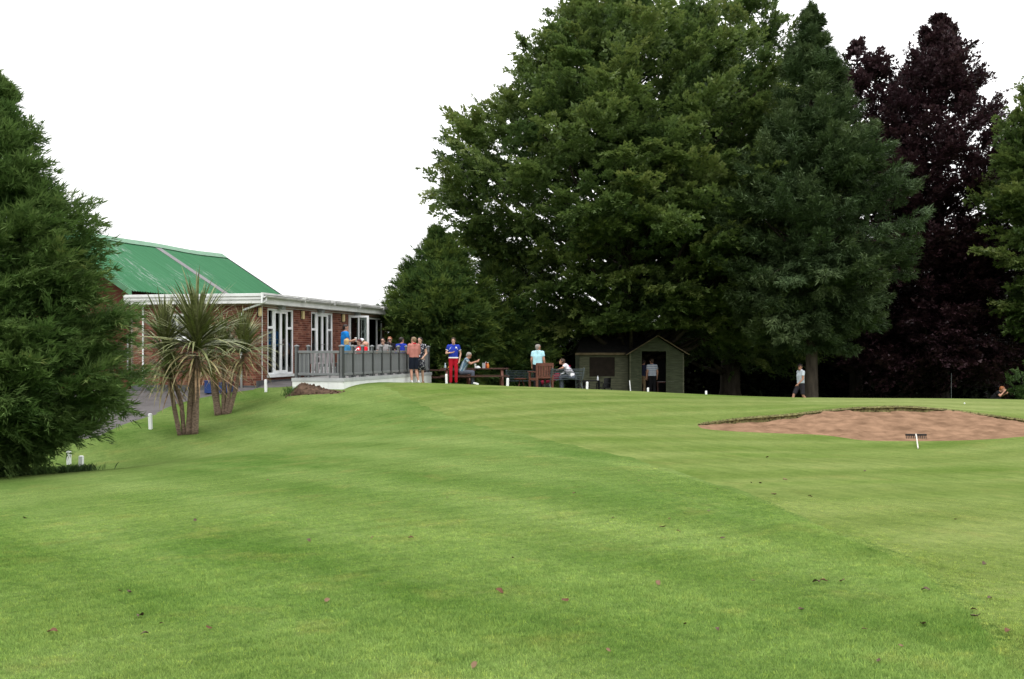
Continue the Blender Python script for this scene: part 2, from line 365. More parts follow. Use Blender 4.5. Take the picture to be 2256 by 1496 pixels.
def grid_quads(ny, nx):
    i = np.arange(ny*nx).reshape(ny, nx)
    return np.stack([i[:-1, :-1].ravel(), i[:-1, 1:].ravel(), i[1:, 1:].ravel(), i[1:, :-1].ravel()], 1)
gm = np_mesh('ground', np.stack([GX.ravel(), GY.ravel(), GZ.ravel()], 1), grid_quads(len(gy), len(gx)), M['rough'], smooth=True)
ground = tag(link(bpy.data.objects.new('ground', gm)), kind='structure')
def sheet(name, outline, material, lift, step=.4, holes=(), zf=None, kind='structure'):
    """a patch of ground with an exact outline, laid a little above what lies below"""
    P = []; E = []
    for loop in [outline]+list(holes):
        b = len(P); P += [Vector(p) for p in loop]; E += [(b+i, b+(i+1) % len(loop)) for i in range(len(loop))]
    o = np.array(outline); xs = np.arange(o[:, 0].min(), o[:, 0].max(), step); ys = np.arange(o[:, 1].min(), o[:, 1].max(), step)
    X, Y = np.meshgrid(xs, ys); X = X.ravel()+np.random.RandomState(1).uniform(-.1, .1, X.size)*step; Y = Y.ravel()
    k = inside(X, Y, outline)
    for h in holes: k &= ~inside(X, Y, h)
    pts = np.stack([X[k], Y[k]], 1); bd = np.array([[p.x, p.y] for p in P])
    dm = np.array([((bd-q)**2).sum(1).min() for q in pts]) if len(pts) else np.array([])
    for q, d in zip(pts, dm):
        if d > (step*.35)**2: P.append(Vector((q[0], q[1])))
    vs, es, fs, *_ = delaunay_2d_cdt(P, E, [], 0, 1e-5)
    V = np.array([[v.x, v.y] for v in vs]); F = np.array([f for f in fs]); C = V[F].mean(1)
    k = inside(C[:, 0], C[:, 1], outline)
    for h in holes: k &= ~inside(C[:, 0], C[:, 1], h)
    z = (zf or hz)(V[:, 0], V[:, 1])+lift
    if lift:      # the rim dips into the ground below, so no gap shows
        bd2 = set((round(p.x, 4), round(p.y, 4)) for p in P[:sum(len(l) for l in [outline]+list(holes))])
        z = z-np.array([lift+.006 if (round(v.x, 4), round(v.y, 4)) in bd2 and near_bunker([v.x], [v.y])[0] > .02 else 0 for v in vs])
    me = np_mesh(name, np.stack([V[:, 0], V[:, 1], z], 1), F[k], material, smooth=True)
    return tag(link(bpy.data.objects.new(name, me)), kind=kind)
# fairway edge, followed from the crest beside the deck down to the lower right corner of the picture
FE = [(835,846),(850,856),(880,872),(930,898),(1000,925),(1150,962),(1350,1002),(1480,1042),(1660,1098),(1874,1192),(2007,1243),(2064,1292),(2121,1341),(2159,1379),(2197,1436),(2250,1493)]
fe = []
for px, py in FE:
    h = hit(px, py, 3.5, 38); fe.append((h.x, h.y))
fe += [(2.55, 4.6), (2.6, 3)]
fe = smooth_line(fe)
fairway_out = resample(fe, .15)+[(16, 3), (24, 10), (24, 43), (10, 45.5), (2, 44.5), (-1.6, 43.5), (-2.6, 40.5), (-3.3, 38)]
sheet('fairway', fairway_out, M['fair'], .012, .4, [bunker])
gp = []
for px, Y in [(1710,31),(1725,33.4),(1765,36.5),(1850,39),(2000,40.5),(2256,41)]: gp.append((wx(px, Y), Y))
gp += [(21, 40), (22.5, 35), (20, 30.5), (16, 29)]
for px, Y in [(2256,28.9),(2150,29.2),(2000,29.3),(1900,29.2),(1800,29.3),(1740,29.8),(1710,31)]: gp.append((wx(px, Y), Y))
gp = smooth_line(gp)[:-1]
sheet('putting_green', resample(gp+[gp[0]], .25)[:-1], M['green'], .022, .5)
# bunker: sand dish and its ragged dry lip
bmid = np.array(back)
def sand_z(X, Y):
    X = np.asarray(X, float); Y = np.asarray(Y, float)
    fy = np.interp(X, [p[0] for p in front], [p[1] for p in front]); by = np.interp(X, [p[0] for p in back], [p[1] for p in back])
    t = np.clip((Y-fy)/np.maximum(by-fy, .3), 0, 1)
    zf = hz(X, fy); zb = hz(X, by)-.07*np.clip((by-fy)/2.5, .25, 1); w = np.clip((by-fy)/3.5, 0, 1)
    prof = np.interp(t, [0, .15, .35, .55, .8, 1], [0, -.02, .05, .25, .72, 1.0])
    rp = w; w = w*np.clip(t*5, 0, 1)
    z = zf+(zb-zf)*prof-.07*rp*np.sin(np.pi*np.clip(t*1.6, 0, 1))
    z = z+.03*w*np.sin(X*5.1+np.sin(Y*3)*2)*np.sin(Y*6.3+X)+.018*w*np.sin(X*13+Y*4)*np.sin(Y*17-X*3)+.012*w*np.sin(X*23+np.sin(Y*9)*3)*np.sin(Y*29+X*5)+.05*w*np.sin(X*1.7+1)*t
    return z
sheet('bunker_sand', bunker, M['sand'], .0, .085, zf=sand_z)
rl = random.Random(3); lv = []; lf = []; bl = resample(back, .06)
for i, (x, y) in enumerate(bl):
    f = min(1, i/25); zt = gz(x, y)+.014; zs = float(sand_z(np.array([x]), np.array([y]))[0])
    j = rl.uniform(-.03, .03); k = rl.uniform(0, .05)*f
    lv += [(x, y+.07, zt+.002), (x+j*.3, y+.01+j*.3, zt+.012*f+k*.2), (x, y-.05*f-k*.6, zt-.02*f), (x+j, y-.02, (zs+zt)/2), (x, y-.05*f+j, zs-.03-k)]
for i in range(len(bl)-1):
    for k in range(4): lf.append((i*5+k, i*5+k+1, i*5+5+k+1, i*5+5+k))
lp = MB(); lp.v = lv; lp.f = lf
tag(lp.build('bunker_lip', M['lip']), kind='structure')
# path round the clubhouse
pe = []
for px, py, Y in [(215,958,28.2),(262,938,29.4),(300,925,30.3),(345,905,32),(381,888,33.6),(440,874,34.0),(500,866,34.2),(548,861,34.3),(640,858,34.6)]: pe.append((wx(px, Y), Y))
path_out = resample(smooth_line(pe), .3)+[(-6.5, 37), (-8.4, 37), (-14, 39), (-19, 38), (-19, 31), (-16, 27.5)]
sheet('path', path_out, M['tarmac'], .03, .5)
# ------------------------------------------------------------------ clubhouse (local frame: x out of the long facade, y along it)
TH = math.atan2(560, 2400)
WX, WY = -8.11, 34.62
club = thing('clubhouse', 'single storey red brick clubhouse with white flat roof edge and green corrugated hall roof', 'clubhouse', (WX, WY, 0), -TH)
FL, FW = 12.2, 4.45      # facade length, wing width
Z0, ZB, ZT = .1, .60, 3.05
doors = [(.78, 2.74), (4.27, 6.22), (7.81, 9.77), (10.0, 11.6)]
DZ0, DZ1 = .78, 2.94
fw_open = (-3.3, -2.3, 1.95, 2.75)      # window in the wing's front
# walls behind the bricks (mortar), split round the openings
w = MB(); prev = .007
for a, b in doors:
    w.box(-.22, -.006, prev, a, Z0, ZT); w.box(-.22, -.006, a, b, DZ1, ZT); w.box(-.22, -.006, a, b, Z0, DZ0-.02); prev = b
w.box(-.22, -.006, prev, FL, Z0, ZT)
w.build('facade_wall', M['mortar'], club)
w = MB(); x0, x1, z0, z1 = fw_open
w.box(-FW, x0, .006, .22, Z0, ZT); w.box(x1, -.22, .006, .22, Z0, ZT); w.box(x0, x1, .006, .22, Z0, z0); w.box(x0, x1, .006, .22, z1, ZT)
w.build('front_wall', M['mortar'], club)
w = MB().box(-FW, 0, FL-.2, FL-.02, Z0, ZT); w.build('end_wall', M['brick'], club)
boxo('plinth', M['plinth'], club, -.01, .025, -.02, FL, Z0, ZB)
boxo('plinth', M['plinth'], club, -FW, .025, -.025, -.021, Z0, ZB-.15)
# inside
w = MB().box(-FW+.02, -.23, .23, FL-.25, .55, .70); w.build('interior_floor', M['plinth'], club)
w = MB().box(-FW-.02, -FW+.06, .0, FL, .7, ZT); w.build('interior_wall', M['darkroom'], club)
for q in (3.35, 7.0): boxo('partition', M['darkroom'], club, -FW+.1, -.23, q, q+.15, .7, ZT)
# bricks
BL, BH, BT = .225, .075, .012
bb = MB().box(-.1075, .1075, 0, BT, -.0325, .0325)
bmesh_f = bb.mesh('brick', M['brick'])                 # faces -y (front)
rows = int((ZT-ZB)/BH); singles = []; joined = MB()
def clip(a, b, z, holes):
    segs = [(a, b)]
    for h0, h1, k0, k1 in holes:
        if not (k0-.03 < z < k1+.03): continue
        ns = []
        for s, e in segs:
            if e <= h0 or s >= h1: ns.append((s, e)); continue
            if s < h0: ns.append((s, h0))
            if e > h1: ns.append((h1, e))
        segs = ns
    return segs
fh = [(a-.01, b+.01, DZ0-.1, DZ1+.01) for a, b in doors]; wh = [(fw_open[0]-.01, fw_open[1]+.01, fw_open[2], fw_open[3])]
for r in range(-4, rows):
    z = ZB+.04+r*BH; off = (r % 2)*BL/2
    k = -1
    while True:
        k += 1; a = k*BL-off; b = a+.215
        if a > FL: break
        if r < 0: break
        a2, b2 = max(a, 0), min(b, FL)
        for s, e in clip(a2, b2, z, fh):
            if e-s < .02: continue
            if e-s > .21 and (s < .78 or 2.7 < s < 4.2) and len(singles) < 190: singles.append(('f', (s+e)/2, z))
            else: joined.box(-.012, 0, s, e, z-.0325, z+.0325)
    k = -1
    while True:
        k += 1; b = -k*BL+off; a = b-.215
        if b < -FW: break
        a2, b2 = max(a, -FW), min(b, 0)
        for s, e in clip(a2, b2, z, wh):
            if e-s < .02: continue
            if e-s > .21 and s > -.95 and r > 3 and len([q for q in singles if q[0] == 'w']) < 110: singles.append(('w', (s+e)/2, z))
            else: joined.box(s, e, 0, .012, z-.0325, z+.0325)
tag(joined.build('brickwork', M['brick'], club), kind='stuff')
for kd, p, z in singles:
    o = bpy.data.objects.new('brick', bmesh_f); link(o, club)
    if kd == 'f': o.location = (0, p, z); o.rotation_euler = (0, 0, R(90))
    else: o.location = (p, 0, z)
# french doors
def leaf(name, parent, w0, w1, z0, z1, mid=None, ver=None, xo=0, hnd=None):
    m = MB(); t = .075
    m.box(xo-.03, xo+.03, w0, w0+t, z0, z1); m.box(xo-.03, xo+.03, w1-t, w1, z0, z1)
    m.box(xo-.03, xo+.03, w0+t, w1-t, z0, z0+t*1.3); m.box(xo-.03, xo+.03, w0+t, w1-t, z1-t, z1)
    if mid: m.box(xo-.025, xo+.025, w0+t, w1-t, mid-.04, mid+.04)
    if ver: m.box(xo-.022, xo+.022, ver-.025, ver+.025, z0+t*1.3, (mid-.04) if mid else z1-t); 
    if ver and mid: m.box(xo-.022, xo+.022, ver-.025, ver+.025, mid+.04, z1-t)
    o = m.build(name, M['white'], parent, bevel=.006)
    return o
def pane(parent, a, b, z0, z1, xo): return boxo('pane', M['glass'], parent, xo-.005, xo+.005, a, b, z0, z1)
def french(a, b):
    sw = (b-a)*.235
    m = MB(); f = .06
    m.box(-.09, -.01, a, a+f, DZ0, DZ1); m.box(-.09, -.01, b-f, b, DZ0, DZ1); m.box(-.09, -.01, a+f, b-f, DZ1-f, DZ1); m.box(-.09, -.01, a+f, b-f, DZ0, DZ0+f)
    for q in (a+sw, b-sw): m.box(-.085, -.005, q-.035, q+.035, DZ0+f, DZ1-f)
    zt = DZ1-.62
    for s, e in ((a+f, a+sw-.035), (b-sw+.035, b-f)): m.box(-.08, -.012, s, e, zt-.04, zt+.04)
    fr = m.build('french_door', M['white'], club, bevel=.006)
    boxo('sill', M['white'], fr, -.1, .07, a-.06, b+.06, DZ0-.09, DZ0-.005)
    for s, e in ((a+f, a+sw-.035), (b-sw+.035, b-f)):
        pane(fr, s, e, DZ0+f, zt-.04, -.05); 
        boxo('sash', M['white'], fr, -.06, -.02, s, s+.03, zt+.04, DZ1-f); boxo('sash', M['white'], fr, -.06, -.02, e-.03, e, zt+.04, DZ1-f)
        pane(fr, s, e, zt+.04, DZ1-f, -.05)
    return fr, a+sw+.035, b-sw-.035
for i, (a, b) in enumerate(doors[:2]):
    fr, s, e = french(a, b); mdl = (s+e)/2
    for q0, q1, hs in ((s, mdl-.003, 1), (mdl+.003, e, -1)):
        leaf('leaf', fr, q0, q1, DZ0+.03, DZ1-.065, xo=-.02)
        pane(fr, q0+.07, q1-.07, DZ0+.12, DZ1-.13, -.025)
        hy = mdl-.035*hs
        MB().bar((.02, hy, 1.78), (.02, hy-.12*hs, 1.78), .02, .02).bar((-.01, hy, 1.78), (.03, hy, 1.78), .02, .02).build('handle', M['steel'], fr)
        for hzz in (1.0, 1.75, 2.6):
            boxo('hinge', M['white'], fr, .0, .022, (q0 if hs > 0 else q1)-.015, (q0 if hs > 0 else q1)+.015, hzz, hzz+.09)
# third doorway with one leaf swung out over the deck
a, b = doors[2]
m = MB(); m.box(-.09, -.01, a, a+.07, DZ0, DZ1); m.box(-.09, -.01, b-.07, b, DZ0, DZ1); m.box(-.09, -.01, a+.07, b-.07, DZ1-.07, DZ1); m.box(-.09, -.01, a+.07, b-.07, DZ0, DZ0+.05)
fr = m.build('french_door', M['white'], club, bevel=.006)
boxo('sill', M['white'], fr, -.1, .07, a-.06, b+.06, DZ0-.09, DZ0-.005)
lf_ = empty('open_leaf', (0.0, a+.05, 0), R(-88), club)
m = leaf('leaf_frame', lf_, 0, .80, DZ0+.04, DZ1-.03, mid=1.72, ver=.40)
for q0, q1 in ((.075, .375), (.425, .725)):
    boxo('pane', M['glass'], lf_, -.005, .005, q0, q1, DZ0+.14, 1.68); boxo('pane', M['glass'], lf_, -.005, .005, q0, q1, 1.76, DZ1-.1)
MB().bar((.05, .74, 1.78), (.05, .62, 1.78), .02, .02).bar((.0, .74, 1.78), (.06, .74, 1.78), .02, .02).build('handle', M['steel'], lf_)
l2 = leaf('leaf', fr, b-.86, b-.08, DZ0+.06, DZ1-.08, mid=1.72, ver=b-.47, xo=-.05)
for q0, q1 in ((b-.79, b-.49), (b-.44, b-.15)): pane(fr, q0, q1, DZ0+.15, 1.68, -.05); pane(fr, q0, q1, 1.76, DZ1-.15, -.05)
# fourth: window door
a, b = doors[3]
m = MB(); m.box(-.07, .0, a, a+.07, DZ0, DZ1-.03); m.box(-.07, 0, b-.07, b, DZ0, DZ1-.03); m.box(-.07, 0, a+.07, b-.07, DZ1-.1, DZ1-.03); m.box(-.07, 0, a+.07, b-.07, DZ0, DZ0+.08)
m.box(-.065, .004, b-.62, b-.55, DZ0+.08, DZ1-.1)
fr = m.build('glazed_door', M['white'], club, bevel=.006)
pane(fr, b-.55, b-.07, DZ0+.08, DZ1-.1, -.04); pane(fr, a+.07, b-.62, DZ0+.08, DZ1-.1, -.04)
boxo('sill', M['white'], fr, -.1, .12, a-.05, b+.05, DZ0-.09, DZ0-.005)
# window of the wing
m = MB(); x0, x1, z0, z1 = fw_open
m.box(x0, x0+.07, -.01, .07, z0, z1); m.box(x1-.07, x1, -.01, .07, z0, z1); m.box(x0+.07, x1-.07, -.01, .07, z1-.07, z1); m.box(x0+.07, x1-.07, -.01, .07, z0, z0+.07)
m.box((x0+x1)/2-.035, (x0+x1)/2+.035, -.012, .068, z0+.07, z1-.07)
fr = m.build('window', M['white'], club, bevel=.006)
boxo('sill', M['white'], fr, x0-.05, x1+.05, -.08, .08, z0-.06, z0-.004)
for q0, q1 in ((x0+.07, (x0+x1)/2-.035), ((x0+x1)/2+.035, x1-.07)): boxo('pane', M['glass'], fr, q0, q1, .03, .04, z0+.07, z1-.07)
# flat roof, fascia and gutters
OV = .35
boxo('flat_roof', M['felt'], club, -FW-.05, OV-.05, -OV+.05, FL+OV-.05, 3.10, 3.33)
boxo('soffit', M['whitewood'], club, -FW, OV-.06, -OV+.06, FL+OV-.06, 3.052, 3.098)
for z0, z1, dd in ((3.05, 3.17, .0), (3.17, 3.27, .03), (3.27, 3.37, .06)):
    boxo('front_fascia', M['fascia'], club, -FW-.05, OV-.02+dd, -OV-dd, -OV+.05-dd*.2, z0+.002, z1-.004, bevel=.008)
for z0, z1, dd in ((3.05, 3.17, 0.0),):
    boxo('side_fascia', M['fascia'], club, OV-.05, OV, -OV+.06, FL+OV, z0, z1+.07, bevel=.008)
boxo('end_fascia', M['fascia'], club, -FW, OV-.06, FL+OV-.05, FL+OV, 3.05, 3.3)
g = MB(); n = 9; ring = [(OV+.075+.075*math.cos(math.pi+math.pi*k/n), 3.30+.075*math.sin(math.pi+math.pi*k/n)) for k in range(n+1)]
inner = [(OV+.075+.066*math.cos(math.pi*2-math.pi*k/n), 3.301+.066*math.sin(math.pi*2-math.pi*k/n)) for k in range(n+1)]
g.prism(ring+inner, -OV-.03, FL+OV+.02, 'y'); g.build('gutter', M['gutter'], club)
boxo('roof_edge', M['gutter'], club, OV-.08, OV+.005, -OV+.08, FL+OV, 3.335, 3.395)
for yj in (2.6, 5.2, 7.8, 10.4): MB().prism([(OV-.002, 3.36), (OV-.002, 3.2), (OV+.16, 3.2), (OV+.16, 3.33), (OV+.14, 3.36)], yj, yj+.05, 'y').build('gutter_bracket', M['gutter'], club)
boxo('fascia_joint', M['white'], club, OV+.005, OV+.045, -OV-.075, -OV-.03, 3.06, 3.38)
MB().tube([(OV+.08, -OV+.12, 3.24), (OV+.08, -OV+.1, 3.13), (OV-.05, -OV+.08, 3.05), (-.42, -.10, 2.86), (-.5, -.07, 2.74), (-.5, -.07, .35)], [.035]*6, 10).build('downpipe', M['white'], club, smooth=True)
MB().tube([(OV+.08, FL+OV-.05, 3.24), (OV+.08, FL+OV-.05, 3.0)], [.035]*2, 10).build('downpipe', M['white'], club, smooth=True)
MB().tube([(-FW+.45, -.05, 3.05), (-FW+.45, -.05, .4)], [.03]*2, 8).build('downpipe', M['white'], club)
MB().tube([(-FW-.1, -.06, 2.1), (-FW-.1, -.06, .9)], [.03]*2, 8).build('downpipe', M['steel'], club)
# wall fittings
for y in (.12, 3.42, 7.15, 11.95):
    zc = 2.80 if y < 11 else 2.45
    lt = MB().box(.012, .10, y-.07, y+.07, zc-.14, zc+.14).build('wall_light', M['cream'], club, bevel=.02)
    boxo('back_plate', M['black'], lt, -.004, .012, y-.09, y+.09, zc-.16, zc+.16)
for y in (1.6, 4.9, 8.5):
    lt = MB().bar((.06, y, 3.0), (.2, y, 2.97), .24, .12).build('floodlight', M['steel'], club, bevel=.01)
    MB().box(.0, .06, y-.05, y+.05, 2.95, 3.05).build('bracket', M['steel'], lt)
MB().tube([(.02, -.02, 3.0), (.02, 3, 2.985), (.02, 8.6, 2.99)], [.012]*3, 6).build('conduit', M['cable'], club)
MB().tube([(.02, .33, 3.0), (.02, .33, .62)], [.014]*2, 6).build('conduit', M['white'], club)
cc = MB().tube([(.26, FL+.05, 2.72), (.34, FL-.2, 2.68)], [.085, .085], 12).build('security_camera', M['white'], club)
MB().tube([(.342, FL-.206, 2.679), (.345, FL-.214, 2.677)], [.06, .06], 12).build('lens', M['black'], cc)
MB().bar((0, FL-.1, 2.75), (.28, FL, 2.75), .06, .06).build('arm', M['steel'], cc)
# hall behind, with the corrugated roof
HX = -FW-.05; RUN, ZE, ZR, HL = 3.44, 3.62, 5.80, 12.6
hall = MB(); hw = HX-.2
hall.box(hw-2*RUN+.4, hw, .25, .45, Z0, ZE)
hall.prism([(hw-2*RUN+.4, ZE), (hw, ZE), (HX-RUN, ZR-.15)], .25, .45, 'y')
hall.build('hall_gable_wall', M['brick'], club)
boxo('hall_side_wall', M['brick'], club, hw-.2, hw, .45, HL-.2, 3.0, ZE+.02)
MB().prism([(HX-2*RUN+.3, ZE+.05), (HX-.2, ZE+.05), (HX-RUN, ZR-.12)], HL-.3, HL-.2, 'y').build('far_gable', M['fascia'], club)
def corr(side):
    ny = 640; ys = np.linspace(-.25, HL, ny); z = .018*np.cos(ys/.076*2*math.pi*.5); xs = np.linspace(0, 1, 9)
    Y, T = np.meshgrid(ys, xs); X = HX+.18-(RUN+.18)*T if side > 0 else HX-2*RUN-.18+(RUN+.18)*T
    sag = -.05*np.sin(np.pi*(Y+.25)/(HL+.25))*T+.02*np.sin(Y*1.1)*T
    Z = ZE-.11+(ZR-ZE+.11)*T+np.broadcast_to(z, Y.shape)+sag
    return np_mesh('roof_sheet', np.stack([X.ravel(), Y.ravel(), Z.ravel()], 1), grid_quads(9, ny), M['roof'], smooth=True)
for s_ in (1, -1): link(bpy.data.objects.new('roof_sheet', corr(s_)), club)
k = (ZR-ZE+.11)/(RUN+.18)
def onroof(t, y, h=.0):
    sag = -.05*math.sin(math.pi*(y+.25)/(HL+.25))*t+.02*math.sin(y*1.1)*t
    return (HX+.18-(RUN+.18)*t, y, ZE-.11+(ZR-ZE+.11)*t+sag+h)
rc = MB(); yy = np.linspace(-.3, HL+.05, 15)
for ya, yb in zip(yy[:-1], yy[1:]):
    for s_ in (1, -1):
        f = lambda dx, y, dz: (HX-RUN+s_*dx, y, onroof(1, y)[2]+dz)
        rc.add([f(0, ya, .07), f(.28, ya, .05-.28*k), f(.28, yb, .05-.28*k), f(0, yb, .07)], [(0, 1, 2, 3)])
rc.build('ridge_cap', M['roofcap'], club)
rs = MB(); n = 24; b0 = 6.75
for j in range(n):
    ta, tb = j/n*.97, (j+1)/n*.97
    for q in range(6):
        ya = b0+q*.075; h = lambda y: .024+.01*math.cos(y/.076*math.pi)
        rs.add([onroof(ta, ya, h(ya)), onroof(ta, ya+.075, h(ya+.075)), onroof(tb, ya+.075, h(ya+.075)), onroof(tb, ya, h(ya))], [(0, 1, 2, 3)])
rs.build('roof_light', M['rooflight'], club)
for y in (-.27, HL+.02):
    MB().add([onroof(-.01, y, .05), onroof(1.0, y, .05), onroof(1.0, y, -.16), onroof(-.01, y, -.16), onroof(-.01, y+.03, .05), onroof(1, y+.03, .05), onroof(1, y+.03, -.16), onroof(-.01, y+.03, -.16)],
             [(0,1,2,3),(7,6,5,4),(0,4,5,1),(1,5,6,2),(2,6,7,3),(3,7,4,0)]).build('barge_board', M['roofcap'] if y < 0 else M['plinth'], club)

# ------------------------------------------------------------------ deck and railing (same frame)
DX, DY0, DY1, DZ = 3.1, -.43, 8.57, .72
deck = thing('deck', 'raised deck with white boarded sides and pale grey edge trim beside the clubhouse', 'deck', (WX, WY, 0), -TH)
x = .05; 
while x < DX-.02:
    y0 = DY0 if x > 1.4 else 3.2
    boxo('deck_board', M['deck'], deck, x, min(x+.138, DX-.01), y0, DY1, DZ-.03, DZ-.002); x += .144
x = 1.42
while x < DX-.01:
    boxo('side_board', M['whitewood'], deck, x+.0025, min(x+.1475, DX), DY0-.02, DY0+.01, .05, DZ-.11); x += .15
y = DY0
while y < DY1-.01:
    boxo('side_board', M['whitewood'], deck, DX-.01, DX+.02, y+.003, min(y+.197, DY1), .05, DZ-.11); y += .2
boxo('trim_board', M['trimgrey'], deck, 1.40, DX+.035, DY0-.035, DY0+.01, DZ-.112, DZ)
boxo('trim_board', M['trimgrey'], deck, DX-.01, DX+.035, DY0+.012, DY1+.02, DZ-.112, DZ)
boxo('end_board', M['whitewood'], deck, 0.05, DX-.012, DY1-.03, DY1, .05, DZ-.035)
boxo('inner_side', M['plinth'], deck, 1.41, 1.43, DY0+.015, 3.2, .05, DZ-.035)
rail = thing('deck_railing', 'grey deck railing with charcoal posts and closely set upright balusters', 'railing', (WX, WY, 0), -TH)
RX = DX-.08; RY = DY0+.08
post_m = MB().box(-.045, .045, -.045, .045, DZ-.01, DZ+.97).mesh('post', M['postgrey'])
cap_m = MB().box(-.06, .06, -.06, .06, DZ+.97, DZ+1.0).add([(-.06,-.06,DZ+1.0),(.06,-.06,DZ+1.0),(.06,.06,DZ+1.0),(-.06,.06,DZ+1.0),(0,0,DZ+1.03)], [(0,1,4),(1,2,4),(2,3,4),(3,0,4)]).mesh('post_cap', M['railgrey'])
strip_m = MB().box(-.012, .012, -.05, -.0455, DZ, DZ+.96).mesh('post_strip', M['railgrey'])
def post(x, y, big=1.0):
    o = bpy.data.objects.new('post', post_m); link(o, rail); o.location = (x, y, 0); o.scale = (big, big, 1)
    c = bpy.data.objects.new('post_cap', cap_m); link(c, o); s_ = bpy.data.objects.new('post_strip', strip_m); link(s_, o)
bal_m = MB().box(-.021, .021, -.021, .021, DZ+.15, DZ+.76).mesh('baluster', M['railgrey'])
def panel(p, q):
    p = Vector((*p, 0)); q = Vector((*q, 0)); d = (q-p).normalized(); L = (q-p).length; a = p+d*.05; b = q-d*.05
    MB().bar((a.x, a.y, DZ+.805), (b.x, b.y, DZ+.805), .075, .075).build('top_rail', M['railgrey'], rail, bevel=.006)
    MB().bar((a.x, a.y, DZ+.115), (b.x, b.y, DZ+.115), .07, .075).build('bottom_rail', M['railgrey'], rail, bevel=.006)
    n = max(3, round(L/.145)); 
    for i in range(n):
        t = a+(b-a)*((i+.5)/n); o = bpy.data.objects.new('baluster', bal_m); link(o, rail); o.location = (t.x, t.y, 0)
    c = (a+b)/2
    for t in (.25, .75):
        c = a+(b-a)*t; boxo('support_block', M['railgrey'], rail, c.x-.02, c.x+.02, c.y-.02, c.y+.02, DZ, DZ+.08)
post(RX, RY, 1.35); post(1.52, RY, 1.1)
panel((1.52, RY), (RX, RY))
NP = 10; st = (DY1-.08-RY)/NP
for i in range(NP):
    panel((RX, RY+i*st), (RX, RY+(i+1)*st)); post(RX, RY+(i+1)*st)
panel((1.52, RY), (1.52, RY+.9)); post(1.52, RY+.9)
NB = 3
for i in range(NB): panel((RX-i*(RX-.1)/NB, DY1-.08), (RX-(i+1)*(RX-.1)/NB, DY1-.08)); post(RX-(i+1)*(RX-.1)/NB, DY1-.08)
UX, UY = Vector((math.cos(TH), -math.sin(TH), 0)), Vector((math.sin(TH), math.cos(TH), 0))
def club_pt(x, y, z=0): return Vector((WX, WY, 0))+UX*x+UY*y+Vector((0, 0, z))
# ------------------------------------------------------------------ trees
def unit(a): return a/np.maximum(np.linalg.norm(a, axis=-1, keepdims=True), 1e-9)
def foliage(name, material, P, D, Nn, ln, wd, tint, parent, tri=True):
    P = P.reshape(-1, 3); D = unit(D.reshape(-1, 3)); Nn = Nn.reshape(-1, 3); ln = ln.reshape(-1, 1); wd = wd.reshape(-1, 1)
    sd = unit(np.cross(D, Nn)); nn = unit(np.cross(sd, D)); n = len(P)
    if tri: V = np.stack([P+sd*wd*.5, P-sd*wd*.5, P+D*ln], 1)
    else: V = np.stack([P, P+D*ln*.45+sd*wd*.5-nn*wd*.12, P+D*ln-nn*wd*.1, P+D*ln*.45-sd*wd*.5-nn*wd*.12], 1)
    k = V.shape[1]; me = np_mesh(name, V.reshape(-1, 3), np.arange(k*n).reshape(n, k), material, {'tint': ('FACE', tint.ravel())})
    return link(bpy.data.objects.new(name, me), parent)
